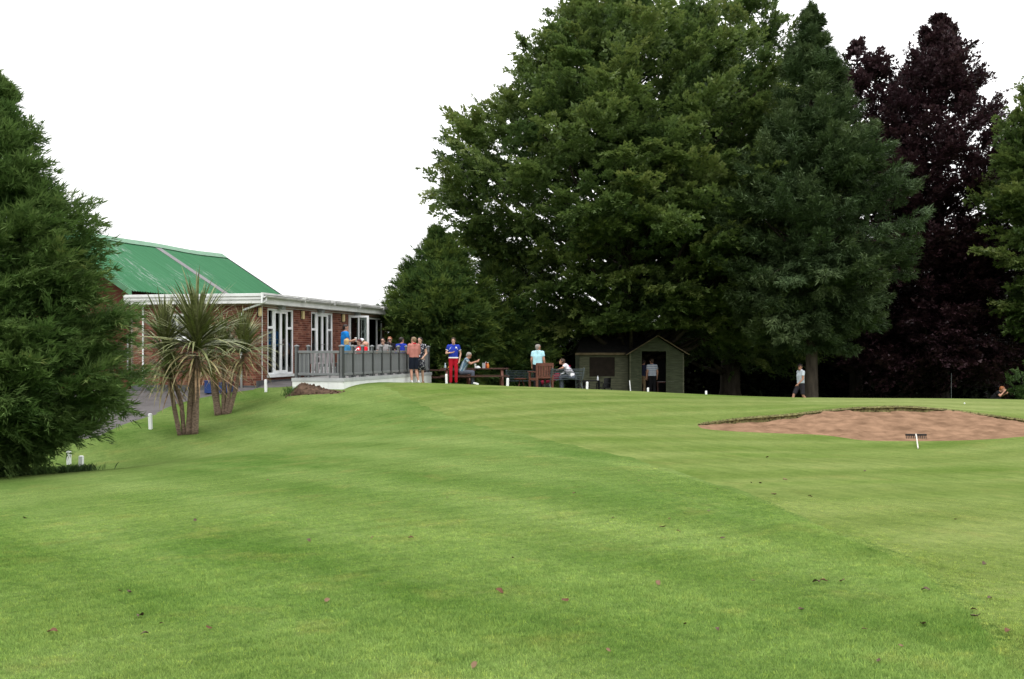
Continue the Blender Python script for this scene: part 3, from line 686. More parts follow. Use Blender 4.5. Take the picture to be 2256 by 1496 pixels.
def tree(name, label, px, Y, prof, st, nb, ns, nl, material, bark, seed, trunk_r, cat='tree', group=None, lean=0, front=.62, inner=.3, limb=.35, X=None, trunk_top=.9, hole=None):
    rg = np.random.RandomState(seed); X = wx(px, Y) if X is None else X; z0 = gz(X, Y)-.05
    root = thing(name, label, cat, (X, Y, z0), 0, group)
    hs, rs = np.array([p[0] for p in prof], float), np.array([p[1] for p in prof], float); H = hs[-1]
    hh = np.linspace(hs[0], hs[-1], 300); cw = np.interp(hh, hs, rs)+.25; cw = np.cumsum(cw); cw /= cw[-1]
    h = np.interp(rg.rand(nb), cw, hh)
    spire = st.get('spire', 0)
    if spire: h[-spire:] = np.linspace(H*.84, H*.988, spire)
    az = np.where(rg.rand(nb) < front, rg.uniform(np.pi*1.0, np.pi*2.0, nb), rg.uniform(0, np.pi*2, nb))
    ph = rg.uniform(0, 6.28, 6)
    nz = .5*np.sin(2*az+ph[0]+h*.5)+.4*np.sin(3*az+ph[1]-h*.8)+.35*np.sin(5*az+ph[2]+h*1.3)+.3*np.sin(h*2.1+ph[3])
    f = np.where(rg.rand(nb) < inner, rg.uniform(.4, .78, nb), rg.uniform(.84, 1.04, nb))
    if spire: f[-spire:] = 1; az[-spire:] = np.arange(spire)*2.4
    Rr = np.interp(h, hs, rs)*(1+st.get('rough', .1)*nz)*f
    hf = (h-hs[0])/(H-hs[0])
    el = R(1)*(st['el0']+(st['el1']-st['el0'])*hf+rg.normal(0, st.get('elj', 8), nb))
    if spire: el[-spire:] = R(1)*(st.get('spel', 30)+rg.normal(0, 12, spire)); Rr[-spire:] += rg.uniform(0, .16, spire)
    e = np.stack([np.cos(az), np.sin(az), 0*az], 1); zv = np.array([0, 0, 1.])
    b = e*np.cos(el)[:, None]+zv*np.sin(el)[:, None]
    T = e*Rr[:, None]+zv*h[:, None]+zv*lean*0
    Lb = np.minimum(st['L']*rg.uniform(st.get('l0', .65), st.get('l1', 1.35), nb), np.maximum(Rr*.95, .35))
    A = T-b*Lb[:, None]
    w = unit(np.cross(zv, e)); roll = rg.normal(0, st.get('roll', .3), nb)[:, None]; w = unit(w*np.cos(roll)+zv*np.sin(roll)); n = unit(np.cross(b, w)); n *= np.sign(n[:, 2:3]+1e-6)
    s = rg.rand(nb, ns)**.75; q = rg.uniform(-1, 1, (nb, ns)); Wd = st['W']*Lb[:, None]*np.minimum(1, (1.12-s)*1.25)
    d3 = lambda a: a[..., None]
    P = A[:, None]+b[:, None]*d3(Lb[:, None]*s)+w[:, None]*d3(q*Wd)+n[:, None]*d3(rg.normal(0, st['th'], (nb, ns)))
    P = P-zv*d3(st['droop']*Lb[:, None]*s**2+st['droop2']*np.abs(q)*Wd)
    P = P+zv*d3(st.get('tip', 0)*Lb[:, None]*np.maximum(0, s-.7)**1.5*3)
    sdv = unit(b[:, None]*d3(.5+.6*s)+w[:, None]*d3(q*st.get('fan', 1.0))-zv*st['sdroop']+rg.normal(0, .25, (nb, ns, 3)))
    sn = unit(n[:, None]+rg.normal(0, .3, (nb, ns, 3))); sw = unit(np.cross(sdv, sn))
    sl = st['sl']*rg.uniform(.6, 1.3, (nb, ns))*np.clip(Rr/1.1, .38, 1)[:, None]; u = rg.rand(nb, ns, nl); v = rg.uniform(-1, 1, (nb, ns, nl))
    wdt = d3(sl)*st['sw']*(1.05-.75*u)
    LP = P[:, :, None]+sdv[:, :, None]*d3(d3(sl)*u)+sw[:, :, None]*d3(v*wdt)+sn[:, :, None]*d3(rg.normal(0, st['sth'], (nb, ns, nl)))-zv*d3(st['sag']*d3(sl)*u**2)
    LD = sdv[:, :, None]*.8+sw[:, :, None]*d3(v*st.get('lfan', .9))+rg.normal(0, st['ljit'], LP.shape)
    LN = sn[:, :, None]+rg.normal(0, st['njit'], LP.shape)
    ll = st['ll']*rg.uniform(.65, 1.35, (nb, ns, nl)); lw = ll*st['asp']
    tint = np.clip(.36*rg.rand(nb)[:, None, None]*np.where(f < .8, .5, 1)[:, None, None]+.16*rg.rand(nb, ns, nl)+.14*rg.rand(nb, ns)[:, :, None]+.36*d3(s**2)*(.5+.5*u), 0, 1)  # inner boughs tinted darker: shade inside the crown put into the colour
    keep = np.ones(LP.shape[:3], bool) if hole is None else hole(LP+np.array([X, Y, z0]))
    k = keep.ravel(); g = lambda a: a.reshape(-1, a.shape[-1])[k] if a.ndim == 4 else a.ravel()[k]
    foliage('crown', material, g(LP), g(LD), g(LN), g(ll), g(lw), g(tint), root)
    # trunk and limbs
    tr = MB(); kz = [0, .03, .12, .35, .6, trunk_top, ]; tp = [(.12*trunk_r*math.sin(5*a+seed), .12*trunk_r*math.cos(4*a), H*a) for a in kz]
    tr.tube(tp, [trunk_r*1.5, trunk_r*1.1, trunk_r*.95, trunk_r*.72, trunk_r*.45, trunk_r*.12], 12)
    for i in range(nb):
        if rg.rand() > limb: continue
        a = Vector(A[i]); hz0 = max(hs[0]*.6, a.z-Vector((a.x, a.y)).length*(.55+.3*rg.rand())); hz0 = min(hz0, H*trunk_top*.95)
        r0 = max(.02, trunk_r*.28*(1-hz0/H)+.015); t_ = Vector(T[i])
        o = Vector((0, 0, hz0)); m1 = o.lerp(a, .55)+Vector((0, 0, -.08*(a-o).length+.1))
        tr.tube([o, m1, a, a.lerp(t_, .55)-Vector((0, 0, st['droop']*.3*Lb[i]))], [r0, r0*.7, r0*.42, .008], 5, cap=False)
    tr.build('trunk', bark, root, smooth=True)
    return root
BEECH = dict(l0=.45, l1=1.5, el0=4, el1=62, elj=10, L=3.1, W=.34, th=.08, droop=.10, droop2=.20, tip=.10, sdroop=.10, sl=.80, sw=.34, sth=.035, sag=.12, ll=.150, asp=.80, ljit=.28, njit=.30, rough=.10, roll=.28)
SPRUCE = dict(spire=24, spel=22, el0=-16, el1=52, elj=9, L=2.3, W=.27, th=.10, droop=.12, droop2=.30, tip=.35, sdroop=-.05, sl=.42, sw=.32, sth=.06, sag=-.05, ll=.19, asp=.22, ljit=.34, njit=.35, rough=.17, roll=.2, fan=1.1)
CYPRESS = dict(el0=4, el1=58, elj=10, L=1.6, W=.30, th=.09, droop=.14, droop2=.14, tip=.16, sdroop=.08, sl=.60, sw=.20, sth=.03, sag=.18, ll=.20, asp=.24, ljit=.2, njit=.4, rough=.09, roll=.45, lfan=.6)
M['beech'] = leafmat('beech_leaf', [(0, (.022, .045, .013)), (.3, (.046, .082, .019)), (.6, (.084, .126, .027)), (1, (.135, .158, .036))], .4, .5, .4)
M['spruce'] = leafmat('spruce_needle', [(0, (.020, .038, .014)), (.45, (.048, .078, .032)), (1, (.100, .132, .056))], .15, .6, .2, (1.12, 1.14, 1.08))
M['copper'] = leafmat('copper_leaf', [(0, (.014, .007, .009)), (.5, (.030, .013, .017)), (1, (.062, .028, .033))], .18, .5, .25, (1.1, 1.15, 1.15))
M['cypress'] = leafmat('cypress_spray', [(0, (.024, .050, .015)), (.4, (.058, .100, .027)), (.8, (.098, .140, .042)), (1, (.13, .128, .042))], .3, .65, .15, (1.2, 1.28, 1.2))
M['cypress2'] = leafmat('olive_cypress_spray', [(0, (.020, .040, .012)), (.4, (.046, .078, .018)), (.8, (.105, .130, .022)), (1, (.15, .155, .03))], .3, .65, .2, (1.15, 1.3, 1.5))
M['hedge'] = leafmat('hedge_shade_leaf', [(0, (.007, .010, .006)), (.6, (.012, .016, .008)), (1, (.022, .028, .012))], .05, .6, .1, (1, 1, 1))  # near-black leaves: deep shade under the trees is put into the colour
M['bush'] = leafmat('bright_bush_leaf', [(0, (.028, .06, .015)), (1, (.075, .13, .03))], .25, .5, .2)
def shed_clear(q): x, y, z = q[..., 0], q[..., 1], q[..., 2]; return ~((x > 2.2) & (x < 8.6) & (y < 51.5) & (z < 2.55-.10*np.clip(6.5-x, 0, 4)))
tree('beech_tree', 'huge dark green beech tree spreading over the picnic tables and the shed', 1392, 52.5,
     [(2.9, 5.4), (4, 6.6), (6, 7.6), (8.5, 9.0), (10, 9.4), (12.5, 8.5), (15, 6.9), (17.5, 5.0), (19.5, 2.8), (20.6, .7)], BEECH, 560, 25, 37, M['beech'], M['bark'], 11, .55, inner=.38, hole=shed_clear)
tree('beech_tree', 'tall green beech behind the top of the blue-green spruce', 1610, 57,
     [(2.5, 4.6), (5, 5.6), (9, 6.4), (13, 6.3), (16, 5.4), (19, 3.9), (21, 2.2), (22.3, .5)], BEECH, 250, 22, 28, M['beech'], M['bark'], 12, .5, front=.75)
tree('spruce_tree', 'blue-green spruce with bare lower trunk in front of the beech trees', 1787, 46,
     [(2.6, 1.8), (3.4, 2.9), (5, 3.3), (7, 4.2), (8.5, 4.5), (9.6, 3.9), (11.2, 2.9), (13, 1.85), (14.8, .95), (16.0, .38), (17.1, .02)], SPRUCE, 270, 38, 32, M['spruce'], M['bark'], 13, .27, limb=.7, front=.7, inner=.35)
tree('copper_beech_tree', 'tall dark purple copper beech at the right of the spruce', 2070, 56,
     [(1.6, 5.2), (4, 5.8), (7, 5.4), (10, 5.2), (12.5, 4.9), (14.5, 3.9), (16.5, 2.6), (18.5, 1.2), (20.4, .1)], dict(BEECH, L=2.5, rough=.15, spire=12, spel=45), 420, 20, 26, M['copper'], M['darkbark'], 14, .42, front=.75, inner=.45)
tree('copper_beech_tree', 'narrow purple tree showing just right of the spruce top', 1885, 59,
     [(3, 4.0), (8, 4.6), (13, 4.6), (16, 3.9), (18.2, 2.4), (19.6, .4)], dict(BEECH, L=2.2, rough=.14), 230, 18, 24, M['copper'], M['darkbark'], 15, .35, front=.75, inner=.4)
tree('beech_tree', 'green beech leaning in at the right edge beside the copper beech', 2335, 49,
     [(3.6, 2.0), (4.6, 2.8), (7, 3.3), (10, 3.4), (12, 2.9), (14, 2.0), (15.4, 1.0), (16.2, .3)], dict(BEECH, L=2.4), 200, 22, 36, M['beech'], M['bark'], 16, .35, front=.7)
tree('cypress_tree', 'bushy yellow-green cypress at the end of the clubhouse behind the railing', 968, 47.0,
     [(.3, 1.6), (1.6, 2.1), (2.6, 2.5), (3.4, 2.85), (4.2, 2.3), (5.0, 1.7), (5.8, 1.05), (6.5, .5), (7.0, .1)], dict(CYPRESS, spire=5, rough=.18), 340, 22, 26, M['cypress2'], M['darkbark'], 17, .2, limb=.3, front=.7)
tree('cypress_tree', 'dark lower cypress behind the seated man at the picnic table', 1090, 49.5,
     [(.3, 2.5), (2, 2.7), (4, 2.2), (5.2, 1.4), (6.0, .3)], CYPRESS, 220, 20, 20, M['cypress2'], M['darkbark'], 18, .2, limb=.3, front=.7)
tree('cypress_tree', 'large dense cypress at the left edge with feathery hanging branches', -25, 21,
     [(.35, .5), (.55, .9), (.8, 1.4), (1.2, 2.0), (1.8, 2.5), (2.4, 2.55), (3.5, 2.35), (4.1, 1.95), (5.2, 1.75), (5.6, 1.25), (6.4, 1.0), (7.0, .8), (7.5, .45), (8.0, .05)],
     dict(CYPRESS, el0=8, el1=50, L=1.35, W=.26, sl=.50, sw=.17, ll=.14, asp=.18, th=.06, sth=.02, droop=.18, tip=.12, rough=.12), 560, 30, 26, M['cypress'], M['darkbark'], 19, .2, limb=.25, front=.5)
def hedge(name, label, x0, x1, Y, h, depth, n, material, seed, ll=.2):
    rg = np.random.RandomState(seed); root = thing(name, label, 'hedge', ((x0+x1)/2, Y, 0))
    x = rg.uniform(x0, x1, n); t = rg.rand(n); y = Y+rg.normal(0, depth*.35, n); top = h*(1+.12*np.sin(x*1.3)+.08*np.sin(x*3.1+1)); z = hz(x, y)+top*t**1.25
    P = np.stack([x-(x0+x1)/2, y-Y, z], 1); D = rg.normal(0, 1, (n, 3)); D[:, 1] -= .6; D[:, 2] *= .5; Nn = rg.normal(0, .6, (n, 3))+np.array([0, -.5, .7])
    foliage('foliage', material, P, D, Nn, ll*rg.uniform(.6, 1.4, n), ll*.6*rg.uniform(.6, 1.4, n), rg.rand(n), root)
    st_ = MB()
    for q in np.arange(x0+.5, x1, 1.5): zz = gz(q, Y); st_.tube([(q-(x0+x1)/2, 0, zz-.1), (q-(x0+x1)/2+.1, .1, zz+h*.5), (q-(x0+x1)/2-.05, 0, zz+h*.8)], [.06, .04, .01], 6)
    tag(st_.build('stems', M['darkbark'], root), kind='stuff')
    return root
hedge('hedge', 'tall hedge with near-black leaves, added for the deep shade under the trees on the right', 9, 36, 62, 7.0, 2.2, 70000, M['hedge'], 31, .42)
hedge('hedge', 'low hedge with near-black leaves, added for the shade under the big beech behind the shed', -6, 9, 58, 4.0, 1.6, 26000, M['hedge'], 32, .38)
tree('shrub', 'light green shrub at the right edge beyond the putting green', 2262, 47, [(.2, .5), (.8, .9), (1.6, .8), (2.3, .2)], dict(CYPRESS, L=.6, sl=.4, ll=.12, asp=.5), 40, 14, 14, M['bush'], M['bark'], 33, .06, cat='shrub')
tree('small_tree', 'small distant tree glimpsed between the clubhouse corner and the cypress', 868, 66, [(.3, .9), (1.2, 1.4), (2.2, 1.3), (3.4, .3)], dict(BEECH, L=.9, sl=.5), 50, 12, 12, M['bush'], M['bark'], 34, .08, cat='tree')

# ------------------------------------------------------------------ cabbage palms
def straps(seed, n=30):
    rg = random.Random(seed); out = []
    for i in range(n):
        a = i/(n-1); el = R(86-a*140+rg.uniform(-6, 6)); L = rg.uniform(.85, 1.1)*(1 if a < .75 else .85); bend = (.4+1.15*a)*rg.uniform(.5, 1.3) if a < .7 else .25
        m = MB(); p = Vector((0, 0, 0)); wid = rg.uniform(.034, .048); tw = rg.uniform(-.5, .5); segs = 7; prevv = None
        for k in range(segs+1):
            t = k/segs; w_ = wid*(.55+.9*t if t < .35 else .95*(1-((t-.35)/.65)**1.6)+.02)
            d = Vector((math.cos(el), 0, math.sin(el))); sd = Vector((math.sin(tw*t)*.3*math.sin(el), 1, math.sin(tw*t)*.4)).normalized()
            nn = d.cross(sd)
            row = [p-sd*w_/2, p+nn*w_*.18, p+sd*w_/2]
            b = len(m.v); m.v += [tuple(q) for q in row]
            if k: m.f += [(b-3, b-2, b+1, b), (b-2, b-1, b+2, b+1)]
            p = p+d*(L/segs); el -= bend/segs*(1 if el > R(-75) else 0)
        out.append((a, m))
    return out
M['strap'] = mat('palm_leaf', (.105, .125, .045), .5, .3, 5, spec=.3, col2=(.17, .185, .08), stretch=(1, 6, 1))
M['strap_y'] = mat('yellowing_palm_leaf', (.13, .12, .042), .5, .3, 5, spec=.3, col2=(.22, .19, .09))
M['strap_d'] = mat('dead_palm_leaf', (.14, .085, .04), .7, .35, 6, col2=(.24, .16, .09))
STRAPS = []
for a, m in straps(5, 34):
    mt = M['strap'] if a < .55 else M['strap_y'] if (a < .8 or len(STRAPS) % 3 == 0) else M['strap_d']
    STRAPS.append((a, m.mesh('leaf', mt, True)))
def palm(label, px, Y, stems, heads, seed):
    rg = random.Random(seed); X = wx(px, Y); root = thing('cabbage_palm', label, 'palm', (X, Y, gz(X, Y)-.03))
    for pts, rad in stems:
        m = MB(); pp = [Vector(p) for p in pts]; fine = []; rr = []
        for i in range(len(pp)-1):
            for k in range(6):
                t = k/6; fine.append(pp[i].lerp(pp[i+1], t)); rr.append(rad*(1.12-.3*(i+t)/(len(pp)-1))*(1+rg.uniform(-.1, .1)))
        fine.append(pp[-1]); rr.append(rad*.7); m.tube(fine, rr, 10); m.build('stem', M['palmbark'], root, smooth=True)
    mass = {0: [], 1: [], 2: []}
    for c, n, sc, ea in heads:
        for i in range(int(n*1.6)):            # the inner leaves that cannot be told apart
            a = (i+rg.random())/(n*1.6); a = .0+a*.5 if i % 20 < 17 else .5+a*.4
            k = min(range(len(STRAPS)), key=lambda j: abs(STRAPS[j][0]-a)); q = sc*rg.uniform(.7, 1.1)
            mass[0 if a < .55 else 1 if a < .8 else 2].append((k, Matrix.Translation((c[0]+rg.uniform(-.06, .06), c[1]+rg.uniform(-.06, .06), c[2]+(.42-a)*.6*sc))@Matrix.Rotation(rg.uniform(0, 6.283), 4, 'Z')@Matrix.Rotation(rg.uniform(-.08, .08), 4, 'X')@Matrix.Scale(q, 4)))
        for i in range(n):
            a = (i+rg.random())/n
            a = .02+a*.52 if i % 20 < 15 else .5+a*.27 if i % 20 < 19 else .75+a*.25*ea
            k = min(range(len(STRAPS)), key=lambda j: abs(STRAPS[j][0]-a-rg.uniform(-.03, .03)))
            o = bpy.data.objects.new('leaf', STRAPS[k][1]); link(o, root)
            o.location = (c[0]+rg.uniform(-.04, .04), c[1]+rg.uniform(-.04, .04), c[2]+(.42-a)*.55*sc); o.rotation_euler = (rg.uniform(-.06, .06), rg.uniform(-.06, .06), rg.uniform(0, 6.283)); q = sc*rg.uniform(.8, 1.15); o.scale = (q, q, q)
    for kk, lst in mass.items():
        m = MB()
        for k, mx_ in lst:
            me = STRAPS[k][1]; m.add([mx_@v.co for v in me.vertices], [tuple(p.vertices) for p in me.polygons])
        if m.v: tag(m.build('leaf_mass', [M['strap'], M['strap_y'], M['strap_d']][kk], root, smooth=True), kind='stuff')
palm('largest cabbage palm with thick twin stems near the tarmac path', 415, 28,
     [([(.16, 0, 0), (.2, 0, .9), (.24, 0, 2.05)], .085), ([(.0, .05, 0), (.06, .05, 1.0), (.19, .05, 2.0)], .085), ([(-.22, 0, 0), (-.36, 0, .7), (-.5, -.02, 1.55)], .055), ([(-.13, .06, 0), (-.2, .08, .8), (-.64, .1, 2.15)], .055)],
     [((.22, 0, 2.25), 138, 1.62, 1.0), ((-.64, .1, 2.2), 88, 1.35, 1.0), ((-.48, -.02, 1.55), 72, 1.05, 1.0)], 3)
palm('smaller cabbage palm with four splayed stems behind the largest palm', 490, 31.5,
     [([(-.12, 0, 0), (-.2, 0, .6), (-.34, 0, 1.5)], .10), ([(.02, .02, 0), (.04, .03, .8), (.0, .05, 1.7)], .06), ([(.1, 0, 0), (.2, 0, .7), (.35, .02, 1.5)], .06), ([(.16, 0, 0), (.38, 0, .75), (.6, 0, 1.75)], .065)],
     [((.62, 0, 1.85), 118, 1.2, 1.0), ((.0, .05, 1.8), 80, 1.15, 1.0), ((-.36, 0, 1.6), 80, 1.1, 1.0)], 4)
# ------------------------------------------------------------------ timber shed
SX, SYd = wx(1442, 50), 50.0
SG = -.62
shed = thing('shed', 'dark green timber shed with porch gable and open doorway under the beech', 'shed', (SX, 50, SG), R(2))
def boards(x0, x1, z0, z1, y, material, holes=(), gable=None, t=.02):
    h = .11; z = z0; k = 0
    while z < z1-.01:
        zt = min(z+h, z1); segs = clip(x0, x1, (z+zt)/2, holes)
        for a, b in segs:
            if gable:
                cxg, hw, zb, zp = gable; f = lambda zz: hw*(zp-zz)/(zp-zb) if zz > zb else hw
                a0, b0, a1, b1 = max(a, cxg-f(z)), min(b, cxg+f(z)), max(a, cxg-f(zt)), min(b, cxg+f(zt))
                if b0-a0 < .05: continue
                b1 = max(b1, a1+.01)
            else: a0, b0, a1, b1 = a, b, a, b
            yo = y-.004*(k % 2)
            m = MB(); m.add([(a0, yo-t, z), (b0, yo-t, z), (b0, yo, z), (a0, yo, z), (a1, yo-t*.4, zt-.006), (b1, yo-t*.4, zt-.006), (b1, yo, zt-.006), (a1, yo, zt-.006)], [(0,3,2,1),(4,5,6,7),(0,1,5,4),(1,2,6,5),(2,3,7,6),(3,0,4,7)])
            m.build('board', material, shed)
        z += h; k += 1
PW = .84*1.44; EZ = 2.06; PZ = 2.80           # porch half width, eave and ridge height
boards(-PW, PW, 0, PZ, -.6, M['shed'], [(-.69, .42, -1, 2.14)], (0, PW, EZ, PZ))
boards(-3.42, -PW-.02, 0, 2.03, .0, M['shedlite'], [(-3.0, -1.83, .98, 1.88)])
MB().box(-3.42, -3.38, .01, 2.4, 0, 1.95).build('side_wall', M['shed'], shed)
MB().box(PW-.04, PW, -.59, 2.4, 0, EZ).build('side_wall', M['shed'], shed)
MB().box(-PW, -PW+.04, -.59, .02, 0, EZ).build('side_wall', M['shed'], shed)
MB().box(-3.38, PW-.04, 2.36, 2.4, 0, 1.95).build('rear_wall', M['black'], shed)
MB().box(-3.42, PW, -.58, 2.4, -.05, .04).build('floor', M['wood'], shed)
f = MB(); f.box(-3.07, -3.0, -.03, .03, .91, 1.95); f.box(-1.83, -1.76, -.03, .03, .91, 1.95); f.box(-3.0, -1.83, -.03, .03, 1.88, 1.95); f.box(-3.0, -1.83, -.05, .03, .91, .98)
wf = f.build('window_frame', M['shedlite'], shed)
boxo('dark_panel', mat('dark_window_brown', (.022, .015, .010), .8, .2, 5, .2, 30), wf, -3.0, -1.83, .012, .03, .98, 1.88)  # added panel in place of glass; the window's darkness is in its colour
for sx_ in (-.73, .46): boxo('door_post', M['shed'], shed, sx_-.04, sx_+.04, -.645, -.58, 0, 2.18)
boxo('door_head', M['shed'], shed, -.69, .42, -.645, -.58, 2.14, 2.22)
for sx_ in (-PW, PW): boxo('corner_post', M['shedlite'], shed, sx_-.03, sx_+.03, -.64, -.585, 0, EZ)
boxo('corner_post', M['shedlite'], shed, -3.46, -3.40, -.05, .0, 0, 1.95)
ov = .22; zr = PZ+.06; k = (PZ-EZ)/PW
for s_ in (-1, 1):
    xe = s_*(PW+ov); ze = EZ+.06-ov*k
    MB().add([(0, -.9, zr), (xe, -.9, ze), (xe, 2.6, ze), (0, 2.6, zr), (0, -.9, zr+.03), (xe, -.9, ze+.03), (xe, 2.6, ze+.03), (0, 2.6, zr+.03)], [(0,1,2,3),(7,6,5,4),(0,4,5,1),(1,5,6,2),(2,6,7,3),(3,7,4,0)]).build('roof_sheet', M['felt'], shed)
    MB().bar((0, -.92, zr-.01), (xe, -.92, ze-.01), .03, .10, up=(0, 1, 0)).build('barge_board', M['barge'], shed)
MB().add([(-3.66, -.25, 2.03), (-PW*.5, -.25, 2.03), (-PW*.2, 1.2, 2.78), (-3.2, 1.2, 2.78), (-3.66, 2.6, 2.03), (-PW*.5, 2.6, 2.03),
          (-3.66, -.25, 2.06), (-PW*.5, -.25, 2.06), (-PW*.2, 1.2, 2.81), (-3.2, 1.2, 2.81), (-3.66, 2.6, 2.06), (-PW*.5, 2.6, 2.06)],
         [(0, 1, 2, 3), (3, 2, 5, 4), (6, 9, 8, 7), (9, 10, 11, 8), (0, 6, 7, 1), (0, 3, 9, 6), (3, 4, 10, 9)]).build('side_roof', M['felt'], shed)
boxo('eave_board', M['barge'], shed, -3.68, -PW-.05, -.28, -.252, 1.97, 2.07)

# ------------------------------------------------------------------ people
def capsule(m, p, q, r0, r1, flat0=False, flat1=False, n=10):
    p = Vector(p); q = Vector(q); d = q-p; L = d.length; d = d.normalized() if L > 1e-5 else Vector((0, 0, 1))
    prof = []
    if flat0: prof.append((p, r0))
    else: prof += [(p-d*r0*math.cos(a), max(r0*math.sin(a), .002)) for a in (R(5), R(35), R(65))]+[(p, r0)]
    if flat1: prof.append((q, r1))
    else: prof += [(q, r1)]+[(q+d*r1*math.cos(a), max(r1*math.sin(a), .002)) for a in (R(65), R(35), R(5))]
    m.tube([a for a, _ in prof], [b for _, b in prof], n)
def blob(name, caps, material, parent, voxel=.017, sm=3):
    m = MB()
    for c in caps: capsule(m, *c)
    o = m.build(name, material, parent, smooth=True)
    r = o.modifiers.new('remesh', 'REMESH'); r.mode = 'VOXEL'; r.voxel_size = voxel; r.use_smooth_shade = True
    if sm: q = o.modifiers.new('smooth', 'SMOOTH'); q.factor = .5; q.iterations = sm
    return o
SKIN = {'pale': mat('skin_pale', (.50, .30, .22), .55, .06, 9, spec=.3), 'tan': mat('skin_tan', (.38, .20, .135), .55, .06, 9, spec=.3), 'pink': mat('skin_pink', (.50, .27, .20), .55, .06, 9, spec=.3)}
HAIR = {'brown': mat('hair_brown', (.045, .026, .016), .6, .25, 60), 'dark': mat('hair_dark', (.018, .012, .010), .55, .25, 60), 'grey': mat('hair_grey', (.24, .22, .20), .7, .25, 60), 'blond': mat('hair_blond', (.42, .29, .13), .6, .2, 60),
        'fair': mat('hair_fair', (.19, .13, .075), .6, .25, 60), 'auburn': mat('hair_auburn', (.07, .012, .012), .55, .2, 60), 'ginger': mat('hair_ginger', (.24, .085, .03), .6, .2, 60)}
def cloth(name, c, var=.08, sc=7): return mat(name, c, .85, var, sc, .25, 25, .1)
def stripes(name, cols, period, axis=2, ofs=0.0):
    m = bpy.data.materials.new(name); m.use_nodes = True; t = m.node_tree; p = t.nodes['Principled BSDF']; p.inputs['Roughness'].default_value = .85; p.inputs['Specular IOR Level'].default_value = .1
    tc = N(t, 'ShaderNodeTexCoord'); sp = N(t, 'ShaderNodeSeparateXYZ'); t.links.new(tc.outputs['Object'], sp.inputs[0])
    d = N(t, 'ShaderNodeMath', operation='DIVIDE'); d.inputs[1].default_value = period; a = N(t, 'ShaderNodeMath', operation='ADD'); a.inputs[1].default_value = ofs+50
    fr = N(t, 'ShaderNodeMath', operation='FRACT'); t.links.new(sp.outputs[axis], d.inputs[0]); t.links.new(d.outputs[0], a.inputs[0]); t.links.new(a.outputs[0], fr.inputs[0])
    c = ramp(t, fr.outputs[0], cols); c.node.color_ramp.interpolation = 'CONSTANT'; t.links.new(c, p.inputs['Base Color'])
    return m
def spots(name, base, dots, sc=16, thr=.62):
    m = bpy.data.materials.new(name); m.use_nodes = True; t = m.node_tree; p = t.nodes['Principled BSDF']; p.inputs['Roughness'].default_value = .85; p.inputs['Specular IOR Level'].default_value = .1
    tc = N(t, 'ShaderNodeTexCoord'); nz = noise(t, tc.outputs['Object'], sc, 2); c = ramp(t, nz, [(thr-.02, base), (thr, dots)]); t.links.new(c, p.inputs['Base Color'])
    return m
